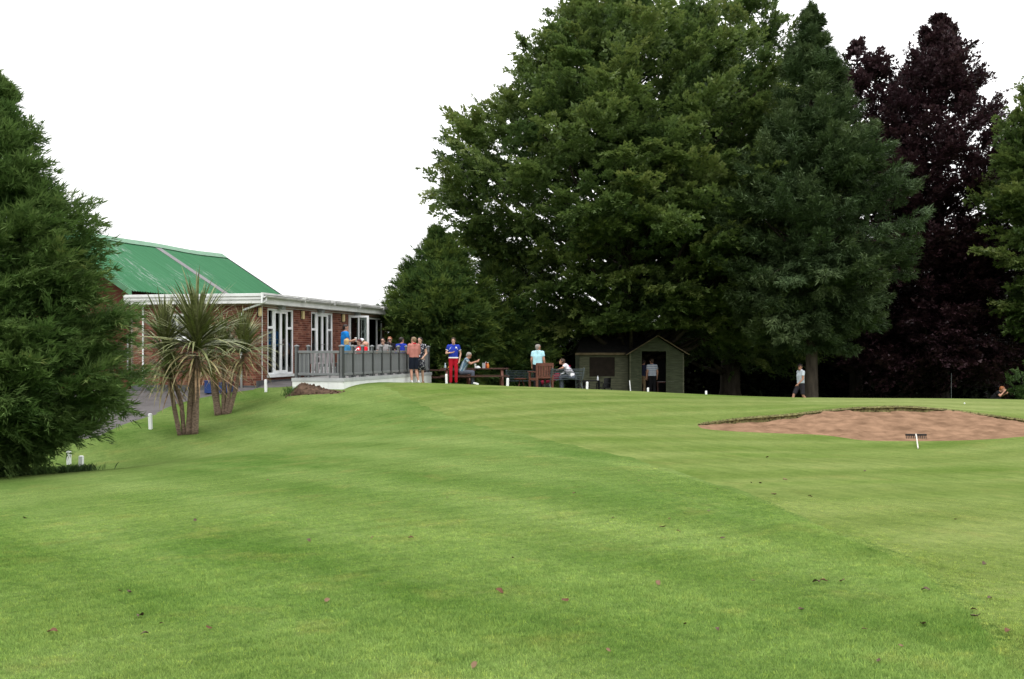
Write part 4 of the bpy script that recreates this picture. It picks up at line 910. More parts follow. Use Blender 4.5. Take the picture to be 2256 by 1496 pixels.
def person(label, pos, face, H=1.74, skin='pale', hair='brown', hairlong=0, bald=0, top=None, bottom=None, bottom_len='long', sleeve=.55, seat=None, lean=0, J=None, head=(0, 0), build=1.0, shoe=None, cap=None, cap_peak=True, dress=None, glasses=False, extra=None, belt=None, collar=None, sway=(0, 0)):
    """pos = point on what carries the feet; face = heading in degrees (0 looks away along +Y, 90 looks to -X, 180 at the camera)"""
    k = H/1.75; root = thing('person', label, 'person', pos, R(face))
    j = dict(pel=(0, 0, .95), wst=(0, 0, 1.08), chs=(0, .01, 1.30), nek=(0, -.01, 1.49), hed=(0, .025, 1.635),
             shR=(.18, 0, 1.43), elR=(.24, -.03, 1.15), wrR=(.25, .07, .92), shL=(-.18, 0, 1.43), elL=(-.24, -.03, 1.15), wrL=(-.25, .07, .92),
             hpR=(.09, 0, .93), knR=(.10, .03, .50), anR=(.10, -.02, .085), hpL=(-.09, 0, .93), knL=(-.10, .03, .50), anL=(-.10, -.02, .085))
    if seat is not None:
        dz = (seat/k+.09)-.95
        for q in ('pel', 'wst', 'chs', 'nek', 'hed', 'shR', 'elR', 'wrR', 'shL', 'elL', 'wrL', 'hpR', 'hpL'): j[q] = (j[q][0], j[q][1], j[q][2]+dz)
        zz = seat/k+.07
        for s_, q in ((1, 'R'), (-1, 'L')): j['kn'+q] = (s_*.13, .43, zz); j['an'+q] = (s_*.13, .42, .085); j['el'+q] = (s_*.25, .08, j['el'+q][2]); j['wr'+q] = (s_*.13, .33, j['wr'+q][2]+.18)
    if lean:
        pv = Vector(j['pel']); rm = Matrix.Rotation(R(-lean), 3, 'X')
        for q in ('wst', 'chs', 'nek', 'hed', 'shR', 'elR', 'wrR', 'shL', 'elL', 'wrL'): j[q] = tuple(pv+rm@(Vector(j[q])-pv))
    if J: j.update(J)
    j = {a: Vector(b)*k for a, b in j.items()}; B = build*k
    C = []; add = lambda p, q, r0, r1, *f: C.append((p, q, r0*B, r1*B, *f))
    X = Vector((1, 0, 0)); sh = (j['shR']-j['shL']).normalized()
    for s_ in (-1, 1):
        add(j['pel']+X*s_*.07*k, j['wst']+sh*s_*.065*k, .10, .095); add(j['wst']+sh*s_*.065*k, j['chs']+sh*s_*.075*k, .095, .108); add(j['chs']+sh*s_*.075*k, j['nek']+sh*s_*.06*k-(j['nek']-j['chs'])*.28, .105, .07)
    add(j['nek']-(j['nek']-j['chs'])*.2, j['hed']-Vector((0, 0, .05))*k, .062, .052)
    up = (j['nek']-j['chs']).normalized()
    hm = Matrix.Rotation(R(head[0]), 3, 'Z')@Matrix.Rotation(R(head[1]), 3, 'X')
    HC = j['hed']; hp = lambda x, y, z: HC+hm@(Vector((x, y, z))*k)
    add(hp(0, -.012, .022), hp(0, .012, .026), .088, .084); add(hp(0, .01, -.02), hp(0, .038, -.075), .074, .05); add(hp(0, .085, -.005), hp(0, .105, -.03), .012, .016); add(hp(-.02, .06, -.085), hp(.02, .06, -.085), .035, .035)
    for s_ in (-1, 1): add(hp(s_*.082, -.005, -.02), hp(s_*.085, -.012, .012), .015, .018)
    hands = []
    for s_, q in ((1, 'R'), (-1, 'L')):
        add(j['sh'+q], j['el'+q], .056, .043); add(j['el'+q], j['wr'+q], .042, .029)
        d = (j['wr'+q]-j['el'+q]).normalized(); a = d.cross(Vector((0, 1, 0)) if abs(d.y) < .8 else Vector((0, 0, 1))).normalized(); b = a.cross(d)
        pm = j['wr'+q]+d*.085*k; add(j['wr'+q], pm, .029, .034); hands.append(pm)
        for i, (o_, l_) in enumerate(((-.027, .065), (-.009, .078), (.009, .074), (.027, .058))):
            f0 = pm+b*o_*k; f1 = f0+(d*.75+a*s_*-.3).normalized()*l_*.55*k; f2 = f1+(d*.5+a*s_*-.8).normalized()*l_*.55*k
            C.append((f0, f1, .0105*k, .010*k)); C.append((f1, f2, .010*k, .009*k))
        t0 = j['wr'+q]+d*.03*k-b*.028*k; t1 = t0+(d*.5-b*.8).normalized()*.04*k; C.append((t0, t1, .013*k, .011*k)); C.append((t1, t1+d*.03*k, .011*k, .0095*k))
        add(j['hp'+q], j['kn'+q], .085, .056); add(j['kn'+q], j['kn'+q].lerp(j['an'+q], .3), .054, .056); add(j['kn'+q].lerp(j['an'+q], .3), j['an'+q], .056, .034)
    body = blob('body', C, SKIN[skin], root)
    # face
    for s_ in (-1, 1): MB().lathe([(.002, -.009), (.011, -.004), (.011, .004), (.002, .009)], hp(s_*.032, .083, .006), 8).build('eye', M['black'], root)
    mo = MB(); mo.bar(hp(-.022, .088, -.062), hp(.022, .088, -.062), .012, .010); mo.build('mouth', LIP, root)
    # hair / cap
    if bald < 1:
        hc = [(hp(0, -.025, .030), hp(0, -.008, .040), .097*k, .088*k), (hp(0, -.045, -.02), hp(0, -.035, .03), .075*k, .085*k), (hp(-.045, .035, .072), hp(.045, .035, .072), .038*k, .038*k)]+[(hp(q_*.07, .01, .03), hp(q_*.072, -.01, -.01), .026*k, .022*k) for q_ in (-1, 1)] if not bald else [(hp(-.05, -.035, -.015), hp(.05, -.035, -.015), .052*k, .052*k)]
        if hairlong:
            hc += [(hp(s_*.065, -.03, .03), hp(s_*.07, -.04, .03-hairlong), .04*k, .035*k) for s_ in (-1, 1)]+[(hp(0, -.06, 0), hp(0, -.07, .0-hairlong), .06*k, .045*k)]
        blob('hair', hc, HAIR[hair], root, .017, 2)
    if cap:
        co = blob('cap', [(hp(0, -.012, .045), hp(0, .0, .055), .099*k, .088*k)], cap, root, .017, 2)
        if cap_peak: MB().add([hp(-.07, .06, .05), hp(.07, .06, .05), hp(.055, .155, .03), hp(-.055, .155, .03), hp(-.07, .06, .062), hp(.07, .06, .062), hp(.055, .155, .04), hp(-.055, .155, .04)], [(0,3,2,1),(4,5,6,7),(0,1,5,4),(1,2,6,5),(2,3,7,6),(3,0,4,7)]).build('peak', cap, co)
    if glasses:
        g = MB(); g.bar(hp(-.065, .094, .008), hp(-.008, .098, .006), .03, .03); g.bar(hp(.008, .098, .006), hp(.065, .094, .008), .03, .03); g.bar(hp(-.065, .09, .014), hp(-.085, -.01, .012), .008, .008); g.bar(hp(.065, .09, .014), hp(.085, -.01, .012), .008, .008); g.bar(hp(-.01, .098, .012), hp(.01, .098, .012), .01, .01)
        g.build('sunglasses', M['black'], root)
    # shirt
    T = []; ta = lambda p, q, r0, r1, *f: T.append((p, q, r0*B, r1*B, *f))
    hem = j['pel']+Vector((0, 0, .02))*k if seat is None else j['pel']
    for s_ in (-1, 1):
        ta(hem+X*s_*.075*k, j['wst']+sh*s_*.072*k, .118, .112, True, False); ta(j['wst']+sh*s_*.072*k, j['chs']+sh*s_*.08*k, .112, .122); ta(j['chs']+sh*s_*.08*k, j['nek']+sh*s_*.07*k-(j['nek']-j['chs'])*.25, .118, .078)
    for q in ('R', 'L'):
        e_ = j['sh'+q].lerp(j['el'+q], min(sleeve, 1)); ta(j['chs'].lerp(j['sh'+q], .6), j['sh'+q], .09, .075)
        if sleeve > 0: ta(j['sh'+q], e_, .074, .068 if sleeve <= 1 else .055, False, sleeve <= 1)
        if sleeve > 1: ta(j['el'+q], j['el'+q].lerp(j['wr'+q], sleeve-1), .055, .042, False, True)
    ta(j['nek']-up*.04*k, j['nek']+up*.02*k, .075, .066, False, True)
    tp = blob('shirt' if not dress else 'dress', T, top, root, .021, 2)
    if collar: MB().tube([j['nek']+up*.005*k, j['nek']+up*.045*k], [.074*B, .064*B], 12, cap=False).build('collar', collar, tp)
    # trousers / shorts / skirt
    if dress:
        sk = MB(); z1 = j['pel'].z+.12*k; kz = (j['knR'].z+j['knL'].z)/2+.02; cx_ = j['pel'].x; cy_ = j['pel'].y
        sk.lathe([(.135*B, z1), (.165*B, j['pel'].z-.02), (.185*B, (j['pel'].z+kz)/2), (.215*B, kz), (.19*B, kz+.01)], (cx_, cy_, 0), 20); sk.build('skirt', dress, root, smooth=True)
    elif bottom is not None:
        Q = []; qa = lambda p, q, r0, r1, *f: Q.append((p, q, r0*B, r1*B, *f))
        for s_, q in ((1, 'R'), (-1, 'L')):
            qa(j['pel']+X*s_*.07*k, j['pel']+X*s_*.065*k+up*.10*k, .112, .105, False, True); qa(j['pel']+X*s_*.07*k, j['hp'+q], .11, .108)
            if bottom_len == 'long': qa(j['hp'+q], j['kn'+q], .105, .072); qa(j['kn'+q], j['an'+q]+(j['an'+q]-j['kn'+q]).normalized()*.02*k, .072, .062, False, True)
            else: qa(j['hp'+q], j['kn'+q].lerp(j['hp'+q], .08), .108, .092, False, True)
        blob('trousers' if bottom_len == 'long' else 'shorts', Q, bottom, root, .021, 2)
    if belt: MB().tube([j['pel']+up*.085*k, j['pel']+up*.115*k], [.0, .0], 4).build('belt', belt, root) if False else None
    for s_, q in ((1, 'R'), (-1, 'L')):
        a = j['an'+q]; blob('shoe', [(a+Vector((s_*.0, -.05, -.045))*k, a+Vector((s_*.02, .15, -.055))*k, .042*k, .034*k), (a+Vector((0, -.03, -.03))*k, a+Vector((0, -.01, .0))*k, .042*k, .04*k)], shoe or SHOE['dark'], root, .019, 1)
    root['hand'] = 0
    return root, j, hp, hands
LIP = mat('lip', (.30, .10, .085), .5, .05, 5)
SHOE = {'dark': mat('dark_shoe', (.02, .018, .016), .5, .1, 9), 'white': mat('white_shoe', (.6, .6, .6), .5, .08, 9), 'tan': mat('sandal', (.24, .14, .08), .6, .1, 9)}
CL = dict(azure=cloth('azure_polo', (.012, .19, .56)), red=cloth('red_shirt', (.50, .012, .022)), royal=cloth('royal_blue_shirt', (.022, .045, .34)), pink=cloth('salmon_top', (.42, .17, .145)), navy=cloth('navy_cotton', (.012, .015, .026)),
          black=cloth('black_cotton', (.010, .010, .012)), redt=cloth('red_trousers', (.38, .010, .022)), pale=cloth('pale_blue_polo', (.40, .66, .73)), white=cloth('white_polo', (.70, .68, .74)), grey=cloth('grey_top', (.26, .25, .25)),
          khaki=cloth('khaki_trousers', (.23, .165, .095)), dnavy=cloth('dark_blue_shirt', (.028, .032, .07)), walker=cloth('light_grey_polo', (.48, .53, .58)), denim=cloth('slate_trousers', (.085, .095, .125)), teal=cloth('teal_blue_top', (.03, .16, .32)), jean=cloth('dark_jeans', (.03, .035, .05)),
          offw=cloth('off_white_shirt', (.55, .5, .5)))
def onfoot(px, Y): x = wx(px, Y); return (x, Y, gz(x, Y))
def ondeck(px, Y): return (wx(px, Y), Y, DZ)
def pint(name, label, loc, colr, h=.15, group=None):
    o = thing(name, label, 'glass', loc, 0, group)
    MB().lathe([(.030, 0), (.036, h*.5), (.042, h), (.039, h), (.033, h*.5), (.027, .008)], (0, 0, 0), 12).build('tumbler', M['clearglass'], o)
    MB().lathe([(.026, .009), (.031, h*.45), (.036, h*.8)], (0, 0, 0), 12).build('drink', colr, o)
    return o
def clearglass():
    m = bpy.data.materials.new('clear_glass'); m.use_nodes = True; p = m.node_tree.nodes['Principled BSDF']; p.inputs['Base Color'].default_value = (.9, .95, .95, 1); p.inputs['Roughness'].default_value = .05; p.inputs['Alpha'].default_value = .35; return m
M['clearglass'] = clearglass(); M['beer'] = mat('beer', (.45, .20, .03), .3, .05, 5); M['cola'] = mat('dark_drink', (.03, .012, .008), .3, .05, 5)
# --- on the deck
r, j, hp, hd = person('man in bright blue polo standing on the deck by the open door', ondeck(760, 38.3), -60, 1.76, 'tan', 'dark', top=CL['azure'], bottom=CL['jean'], J=dict(elR=(.22, .0, 1.14), wrR=(.12, .26, 1.20), elL=(-.22, .06, 1.14), wrL=(-.1, .28, 1.16)), head=(-10, -8), build=1.08)
mw = Matrix.Translation(r.location)@r.rotation_euler.to_matrix().to_4x4()
pint('drink_glass', 'glass held by the man in the bright blue polo', mw@((hd[0]+hd[1])/2+Vector((0, .05, -.04))), M['beer'])
person('blond person in a blue top seated behind the corner post of the deck railing', ondeck(755, 36.6), -35, 1.62, 'pale', 'blond', .11, top=CL['teal'], bottom=CL['jean'], seat=.45, lean=16)
r, j, hp, hd = person('balding man in a red shirt with white number leaning over a deck table', ondeck(782, 37.3), -40, 1.78, 'pink', 'fair', bald=.7, top=CL['red'], bottom=CL['jean'], seat=.45, lean=42, head=(-25, -12), build=1.1)
def number(parent, j):        # white print on the back of the shirt
    up = (j['nek']-j['chs']).normalized(); bk = Vector((1, 0, 0)).cross(up).normalized()*-1
    c = j['chs'].lerp(j['wst'], .25)+(-Vector((1, 0, 0)).cross(up)).normalized()*0
    n = Vector((1, 0, 0)).cross(up).normalized(); n = -n if n.y > 0 else n
    c = c+n*.139; m = MB(); s_ = Vector((1, 0, 0)); out_ = []; inn = []
    for i in range(21):
        a = R(20+i*16.0); out_.append(c+s_*math.cos(a)*.085+up*math.sin(a)*.12); inn.append(c+s_*math.cos(a)*.05+up*math.sin(a)*.08)
    b = len(m.v); m.v += [tuple(q) for q in out_]+[tuple(q) for q in inn]+[tuple(q+n*.006) for q in out_]+[tuple(q+n*.006) for q in inn]
    for i in range(20): m.f += [(42+i, 43+i, 64+i, 63+i), (i, i+1, 43+i, 42+i), (21+i, 63+i, 64+i, 22+i)]
    m.build('printed_number', M['white'], parent)
number(r, j)
person('auburn-haired person seated beyond the man in the red shirt', ondeck(799, 38.9), 150, 1.64, 'pale', 'auburn', .08, top=CL['grey'], bottom=CL['jean'], seat=.45, lean=18, head=(0, -20))
person('person in a pale cap seated nearest the open door leaf', ondeck(808, 39.3), 100, 1.66, 'pale', 'fair', top=CL['offw'], bottom=CL['jean'], seat=.45, lean=14, cap=mat('pale_cap', (.55, .55, .6), .8, .1, 9), cap_peak=True)
person('dark-haired woman in sunglasses and a grey top on the deck', ondeck(845, 40.4), 168, 1.64, 'pale', 'dark', .10, top=CL['grey'], bottom=CL['jean'], seat=.47, glasses=True, lean=4)
person('ginger-haired man in sunglasses seated at the far end of the deck', ondeck(859, 42.2), 178, 1.76, 'pink', 'ginger', top=CL['black'], bottom=CL['jean'], seat=.48, glasses=True)
person('person with dark hair seated low in front of the ginger-haired man', ondeck(856, 40.9), 10, 1.55, 'pale', 'dark', top=CL['black'], bottom=CL['jean'], seat=.40, lean=10)
person('dark-haired man in a royal blue shirt with his back to the railing', ondeck(884, 41.3), -28, 1.72, 'tan', 'dark', top=CL['royal'], bottom=CL['jean'], seat=.47, head=(-22, 0))
person('person in royal blue mostly hidden behind the deck railing', ondeck(869, 40.9), -10, 1.45, 'pale', 'dark', top=CL['royal'], bottom=CL['jean'], seat=.38, lean=38)
# --- beside the deck
person('fair-haired woman in a salmon top and dark shorts with her back turned', onfoot(912, 39.2), 28, 1.66, 'pink', 'fair', top=CL['pink'], bottom=CL['navy'], bottom_len='short', sleeve=1.5, J=dict(elL=(-.23, .02, 1.13), wrL=(-.12, .24, 1.22), elR=(.23, .02, 1.13), wrR=(.05, .24, 1.18), anR=(.16, -.05, .085)), head=(25, 0), shoe=SHOE['white'], build=1.06, collar=CL['red'])
fl = spots('floral_print', (.022, .024, .034), (.45, .45, .48), 18, .60)
person('dark-haired woman in a navy floral dress facing the woman in salmon', onfoot(926, 40.0), 160, 1.70, 'pale', 'dark', .10, top=fl, dress=fl, sleeve=.4, J=dict(elR=(.24, .0, 1.14), wrR=(.08, .22, 1.12), elL=(-.24, -.02, 1.14), wrL=(-.20, .16, 1.0)), shoe=SHOE['tan'])
# --- picnic area
r, j, hp, hd = person('boy in a royal blue shirt and red trousers standing by the picnic table', onfoot(999, 40.2), 186, 1.72, 'pale', 'brown', top=CL['royal'], bottom=CL['redt'], sleeve=.5, build=.93, J=dict(elR=(.27, -.02, 1.16), wrR=(.07, .21, 1.19), elL=(-.27, -.04, 1.15), wrL=(-.22, .06, .90)), head=(-14, -5))
MB().tube([j['pel']+Vector((0, 0, .03)), j['pel']+Vector((0, 0, .075))], [.187, .186], 18, cap=False).build('white_belt', M['white'], r).scale = (1, .66, 1)
MB().lathe([(.002, 0), (.03, 0), (.03, .006), (.002, .006)], (0, 0, 0), 12).build('badge', M['white'], r, loc=j['chs']+Vector((-.09, .125, .08))).rotation_euler = (R(90), 0, 0)
for s_ in (-1, 1):
    q = j['shR'] if s_ > 0 else j['shL']; MB().bar(j['nek']+Vector((s_*.075, .06, -.03)), q+Vector((-s_*.03, .11, -.12)), .012, .008).build('white_piping', M['white'], r)
    e_ = q.lerp(j['elR'] if s_ > 0 else j['elL'], .48); d_ = ((j['elR'] if s_ > 0 else j['elL'])-q).normalized(); MB().tube([e_, e_+d_*.02], [.067, .067], 12, cap=False).build('cuff', M['white'], r)
chk = stripes('check_shirt', [(0, (.10, .17, .24)), (.35, (.30, .38, .42)), (.5, (.06, .09, .14)), (.8, (.35, .42, .45))], .09, 0)
def table(label, loc, rz, L=1.8, W=.72, group='picnic tables'):
    t = thing('picnic_table', label, 'picnic table', loc, rz, group)
    for i in range(5):
        y = -W/2+i*W/5; boxo('top_plank', M['wood'], t, -L/2, L/2, y+.005, y+W/5-.005, .70, .74)
    for s_ in (-1, 1):
        for i in range(2):
            y = s_*(W/2+.20)+i*.13*s_; boxo('bench_plank', M['wood'], t, -L/2, L/2, min(y, y+.12*s_), max(y, y+.12*s_), .42, .46)
    for s_ in (-1, 1):
        x = s_*(L/2-.25)
        for q in (-1, 1): MB().bar((x, q*.25, .70), (x, q*.62, 0), .045, .09, up=(1, 0, 0)).build('leg', M['wood2'], t)
        boxo('cross_bar', M['wood2'], t, x-.05, x-.023, -.72, .72, .33, .42); boxo('top_bar', M['wood2'], t, x-.05, x-.023, -.33, .33, .62, .70)
    return t
tx, ty = wx(1045, 41.8), 41.8; tz = gz(tx, ty)
table('dark brown picnic table where the grey-haired man sits', (tx, ty, tz), R(4), 2.6, .75)
tx2, ty2 = wx(985, 43.2), 43.2
table('dark brown picnic table behind the boy in red trousers', (tx2, ty2, gz(tx2, ty2)), R(6), 2.2, .75)
p_ = onfoot(1017, 41.35)
person('grey-haired man in a checked shirt eating at the picnic table', (p_[0], p_[1], p_[2]-.0), -88, 1.74, 'tan', 'grey', top=chk, bottom=CL['denim'], seat=.46, lean=22, J=dict(elR=(.22, .34, .86), wrR=(.10, .56, .93), elL=(-.22, .34, .86), wrL=(-.06, .57, .95)), head=(0, -26), build=1.06)
# things on the tables
def bottle(label, loc, material, h=.24, r=.033, nm='bottle', cat='bottle'):
    o = thing(nm, label, cat, loc)
    MB().lathe([(r*.9, 0), (r, .01), (r, h*.6), (r*.4, h*.78), (r*.38, h*.93)], (0, 0, 0), 12).build('bottle_body', material, o, smooth=True)
    MB().lathe([(r*.45, h*.92), (r*.45, h), (r*.2, h)], (0, 0, 0), 10).build('cap', M['white'], o); return o
M['pet'] = mat('clear_plastic', (.35, .45, .5), .2, .05, 5, spec=.6); M['sauce'] = mat('orange_sauce', (.55, .16, .03), .4, .05, 5); M['redsauce'] = mat('red_sauce', (.35, .03, .02), .4, .05, 5)
M['paper'] = mat('white_paper', (.75, .78, .82), .8, .05, 6)
bottle('clear plastic bottle on the picnic table left of the boy', (wx(981, 43.0), 43.0, gz(tx2, ty2)+.74), M['pet'], .27, .04)
bottle('orange bottle on the picnic table touching the red trousers in view', (wx(990, 42.9), 42.9, gz(tx2, ty2)+.74), M['sauce'], .2, .05)
zt = tz+.74
bottle('orange sauce bottle at the end of the picnic table', (wx(1075, 41.6), 41.6, zt), M['sauce'], .22, .045)
bottle('brown sauce bottle beside the orange one on the picnic table', (wx(1070, 41.7), 41.7, zt), M['redsauce'], .24, .04)
nh = thing('menu_holder', 'silver cutlery caddy on the picnic table beside the sauce bottles', 'caddy', (wx(1066, 41.65), 41.65, zt)); boxo('caddy_box', M['steel'], nh, -.06, .06, -.04, .04, 0, .20); boxo('divider', M['black'], nh, -.055, .055, -.042, .043, .201, .21)
nk = thing('napkin', 'crumpled white napkin on the table in front of the eating man', 'napkin', (wx(1053, 41.5), 41.5, zt)); MB().lathe([(.09, 0), (.10, .03), (.07, .06), (.03, .085), (.005, .09)], (0, 0, 0), 9).build('crumpled_sheet', M['paper'], nk)
gl = pint('drink_glass', 'pale drink glass next to the eating man hands', (wx(1047, 41.5), 41.5, zt), M['beer'], .17)
# benches and chairs
def slat_bench(label, loc, rz, L, metal, slat, back_h=.82, group='slatted benches'):
    b = thing('bench', label, 'bench', loc, rz, group)
    for i in range(5): boxo('seat_slat', slat, b, -L/2, L/2, -.05+i*.085, .02+i*.085, .41, .435)
    for i in range(6): MB().bar((-L/2, -.09-i*.018, .50+i*.062), (L/2, -.09-i*.018, .50+i*.062), .045, .02, up=(0, .25, 1)).build('back_slat', slat, b)
    for s_ in (-1, 1):
        x = s_*(L/2-.06)
        e = empty('bench_end', (0, 0, 0), 0, b)
        MB().bar((x, -.07, .42), (x, -.22, .86), .035, .05, up=(1, 0, 0)).build('back_upright', metal, e)
        MB().tube([(x, .36, .42), (x, .40, .30), (x, .36, .15), (x, .42, 0)], [.022]*4, 8).build('front_leg', metal, e); MB().tube([(x, -.06, .42), (x, -.02, .28), (x, -.06, .14), (x, -.16, 0)], [.022]*4, 8).build('rear_leg', metal, e)
        MB().tube([(x, .34, .15), (x, .24, .26), (x, .15, .29), (x, .05, .25), (x, -.05, .14)], [.018]*5, 8).build('arch', metal, e)
        MB().tube([(x, -.15, .66), (x, .1, .67), (x, .36, .64), (x, .42, .60), (x, .38, .50), (x, .36, .43)], [.022]*6, 8).build('arm_rest', metal, e)
        MB().bar((x, -.08, .42), (x, .38, .42), .03, .03).build('seat_bearer', metal, e)
    return b
M['slate'] = mat('slate_blue_slat', (.060, .075, .085), .6, .15, 5, stretch=(.5, 4, 4)); M['iron'] = mat('grey_iron', (.085, .10, .105), .5, .15, 8); M['dslat'] = mat('dark_green_slat', (.022, .033, .036), .6, .15, 5, stretch=(.5, 4, 4))
b1 = onfoot(1246, 41.2); slat_bench('grey slatted bench where the man in white sits', b1, R(28), 1.5, M['iron'], M['slate'])
b2 = onfoot(1166, 43.6); slat_bench('dark slatted bench behind the wooden armchair', b2, R(188), 1.9, M['dslat'], M['dslat'])
def armchair(label, loc, rz):
    c = thing('armchair', label, 'chair', loc, rz)
    for i in range(4): boxo('seat_slat', M['wood2'], c, -.29, .29, -.22+i*.125, -.11+i*.125, .40, .43)
    for i in range(5): boxo('back_slat', M['wood2'], c, -.26+i*.11, -.18+i*.11, -.29, -.26, .48, .88)
    MB().bar((-.34, -.28, .93), (.34, -.28, .93), .045, .12).build('back_rail', M['wood2'], c); MB().bar((-.3, -.27, .46), (.3, -.27, .46), .04, .08).build('lower_rail', M['wood2'], c)
    for s_ in (-1, 1):
        MB().box(s_*.33-.035, s_*.33+.035, -.32, -.24, 0, .98).build('rear_leg', M['wood2'], c, bevel=.008); MB().box(s_*.33-.035, s_*.33+.035, .24, .31, 0, .64).build('front_leg', M['wood2'], c, bevel=.008)
        boxo('arm', M['wood2'], c, s_*.33-.05, s_*.33+.05, -.26, .36, .64, .68); boxo('side_rail', M['wood2'], c, s_*.33-.02, s_*.33+.02, -.24, .24, .34, .42)
    boxo('front_rail', M['wood2'], c, -.3, .3, .25, .29, .33, .41)
    return c
armchair('red-brown wooden armchair turned away in front of the dark bench', onfoot(1192, 40.9), R(28))
stl = thing('stool_table', 'low round brown side table between the two benches', 'table', onfoot(1147, 42.6)); MB().lathe([(.24, .42), (.25, .43), (.25, .46), (.24, .46)], (0, 0, 0), 16).build('table_top', M['wood2'], stl)
for a in range(3): MB().tube([(.05*math.cos(a*2.1), .05*math.sin(a*2.1), .42), (.2*math.cos(a*2.1), .2*math.sin(a*2.1), 0)], [.022, .018], 6).build('leg', M['wood2'], stl)
# golf bag on a trolley
gb = thing('golf_trolley', 'dark red golf bag lying on a trolley behind the grey bench', 'golf trolley', onfoot(1210, 42.3), R(20))
MB().tube([(-.35, 0, .30), (.0, 0, .42), (.42, 0, .60)], [.12, .14, .13], 12).build('bag', cloth('maroon_bag', (.17, .012, .03)), gb, smooth=True)
for a in range(5): MB().tube([(.42, -.06+a*.03, .60), (.62, -.08+a*.04, .70+.02*(a % 2))], [.012, .02], 6).build('club', M['steel'], gb)
for s_ in (-1, 1): MB().tube([(-.25, s_*.28-.02, .15), (-.25, s_*.28+.02, .15)], [.15, .15], 16).build('wheel', M['black'], gb)
MB().bar((-.4, 0, .20), (.6, 0, .50), .03, .03).build('frame', M['steel'], gb); MB().bar((-.25, -.28, .15), (-.25, .28, .15), .025, .025).build('axle', M['steel'], gb)
person('man in a pale blue polo and black trousers standing behind the wooden chair', onfoot(1185, 42.2), -18, 1.78, 'tan', 'grey', top=CL['pale'], bottom=CL['black'], build=1.1, head=(-38, 0), J=dict(elR=(.25, -.02, 1.15), wrR=(.27, .05, .88)), collar=CL['pale'])
wm = bpy.data.materials.new('white_polo_with_red_yoke_stripe')
r, j, hp, hd = person('man in a white polo with red shoulder stripe leaning forward on the grey bench', onfoot(1262, 41.3), 78, 1.78, 'tan', 'brown', top=CL['white'], bottom=CL['denim'], seat=.46, lean=34, J=dict(elR=(.24, .36, .86), wrR=(.05, .55, .80), elL=(-.24, .36, .86), wrL=(-.05, .55, .80)), head=(0, 14), shoe=SHOE['white'])
u_ = (j['nek']-j['chs']).normalized(); bk = Vector((1, 0, 0)).cross(u_).normalized(); bk = bk if bk.y < 0 else -bk
for o_, wd_, mt in ((.06, .05, cloth('crimson_band', (.35, .01, .05))), (-.01, .02, CL['navy'])):
    c0 = j['chs']+u_*o_+bk*.128; MB().bar(c0-Vector((.14, 0, 0)), c0+Vector((.14, 0, 0)), .012, wd_, up=u_).build('shirt_band', mt, r)
# --- shed people, walker, crouching man
person('man in a striped polo and black trousers in the shed doorway', (wx(1437, 49.2), 49.2, SG+.04), 12, 1.76, 'tan', 'brown', top=stripes('blue_white_stripes', [(0, (.42, .45, .5)), (.55, (.10, .13, .26)), (.8, (.42, .45, .5))], .085), bottom=CL['black'], sleeve=.6, head=(14, -6), build=1.08, lean=4)
person('man in a dark blue shirt and khaki trousers inside the shed doorway', (wx(1415, 49.6), 49.6, SG+.04), -35, 1.72, 'tan', 'dark', top=CL['dnavy'], bottom=CL['khaki'], sleeve=.7, lean=8, head=(0, -18))
wk = onfoot(1764, 44.2)
r, j, hp, hd = person('man in a cap, light polo and dark shorts walking past the spruce trunk', wk, 108, 1.78, 'tan', 'dark', top=CL['walker'], bottom=cloth('charcoal_shorts', (.028, .026, .032)), bottom_len='short', cap=CL['black'],
       J=dict(knR=(.09, .26, .52), anR=(.09, .36, .12), knL=(-.09, -.05, .50), anL=(-.09, -.34, .14), elR=(.25, -.14, 1.17), wrR=(.25, -.06, .92), elL=(-.25, .06, 1.15), wrL=(-.24, .26, .97)), head=(26, 0), shoe=SHOE['white'], collar=CL['white'])
cr_ = onfoot(2183, 45.6)
person('man in black crouching low beyond the putting green', (cr_[0], cr_[1], cr_[2]), 235, 1.76, 'tan', 'ginger', top=CL['black'], bottom=CL['black'], seat=.28, lean=38, J=dict(knR=(.16, .36, .52), knL=(-.16, .30, .34), anR=(.14, .22, .085), anL=(-.12, -.12, .12), elR=(.25, .40, .62), wrR=(.12, .52, .78), elL=(-.26, .34, .60), wrL=(-.05, .56, .70)), head=(0, -10))
# table and bottle by the shed, plastic chairs
def plastic_chair(label, loc, rz, material, group='plastic garden chairs', s_=1):
    c = thing('plastic_chair', label, 'chair', loc, rz, group)
    MB().box(-.24, .24, -.22, .24, .40, .43).build('seat', material, c, bevel=.01)
    bk_ = MB(); n = 9
    for i in range(n):
        a0, a1 = R(-62+124*i/n), R(-62+124*(i+1)/n)
        f = lambda a, z, r: (r*math.sin(a), -.04-.24*math.cos(a)*(1 if z < .5 else 1.1), z+(.05*math.cos(a*1.2) if z > .6 else 0))
        bk_.add([f(a0, .42, .26), f(a1, .42, .26), f(a1, .80, .29), f(a0, .80, .29), f(a0, .42, .24), f(a1, .42, .24), f(a1, .80, .27), f(a0, .80, .27)], [(0, 1, 2, 3), (7, 6, 5, 4), (3, 2, 6, 7)])
    bk_.build('backrest', material, c)
    for q in (-1, 1):
        MB().bar((q*.27, -.12, .64), (q*.27, .22, .62), .05, .03).build('arm', material, c)
        MB().bar((q*.25, .22, .62), (q*.27, .26, 0), .045, .04).build('leg', material, c); MB().bar((q*.24, -.2, .42), (q*.27, -.28, 0), .045, .04).build('leg', material, c)
    return c
plastic_chair('black plastic chair left of the small table by the shed', onfoot(1284, 47.6), R(-100), M['black'])
plastic_chair('black plastic chair under the shed window right of the small table', onfoot(1331, 47.8), R(120), M['black'])
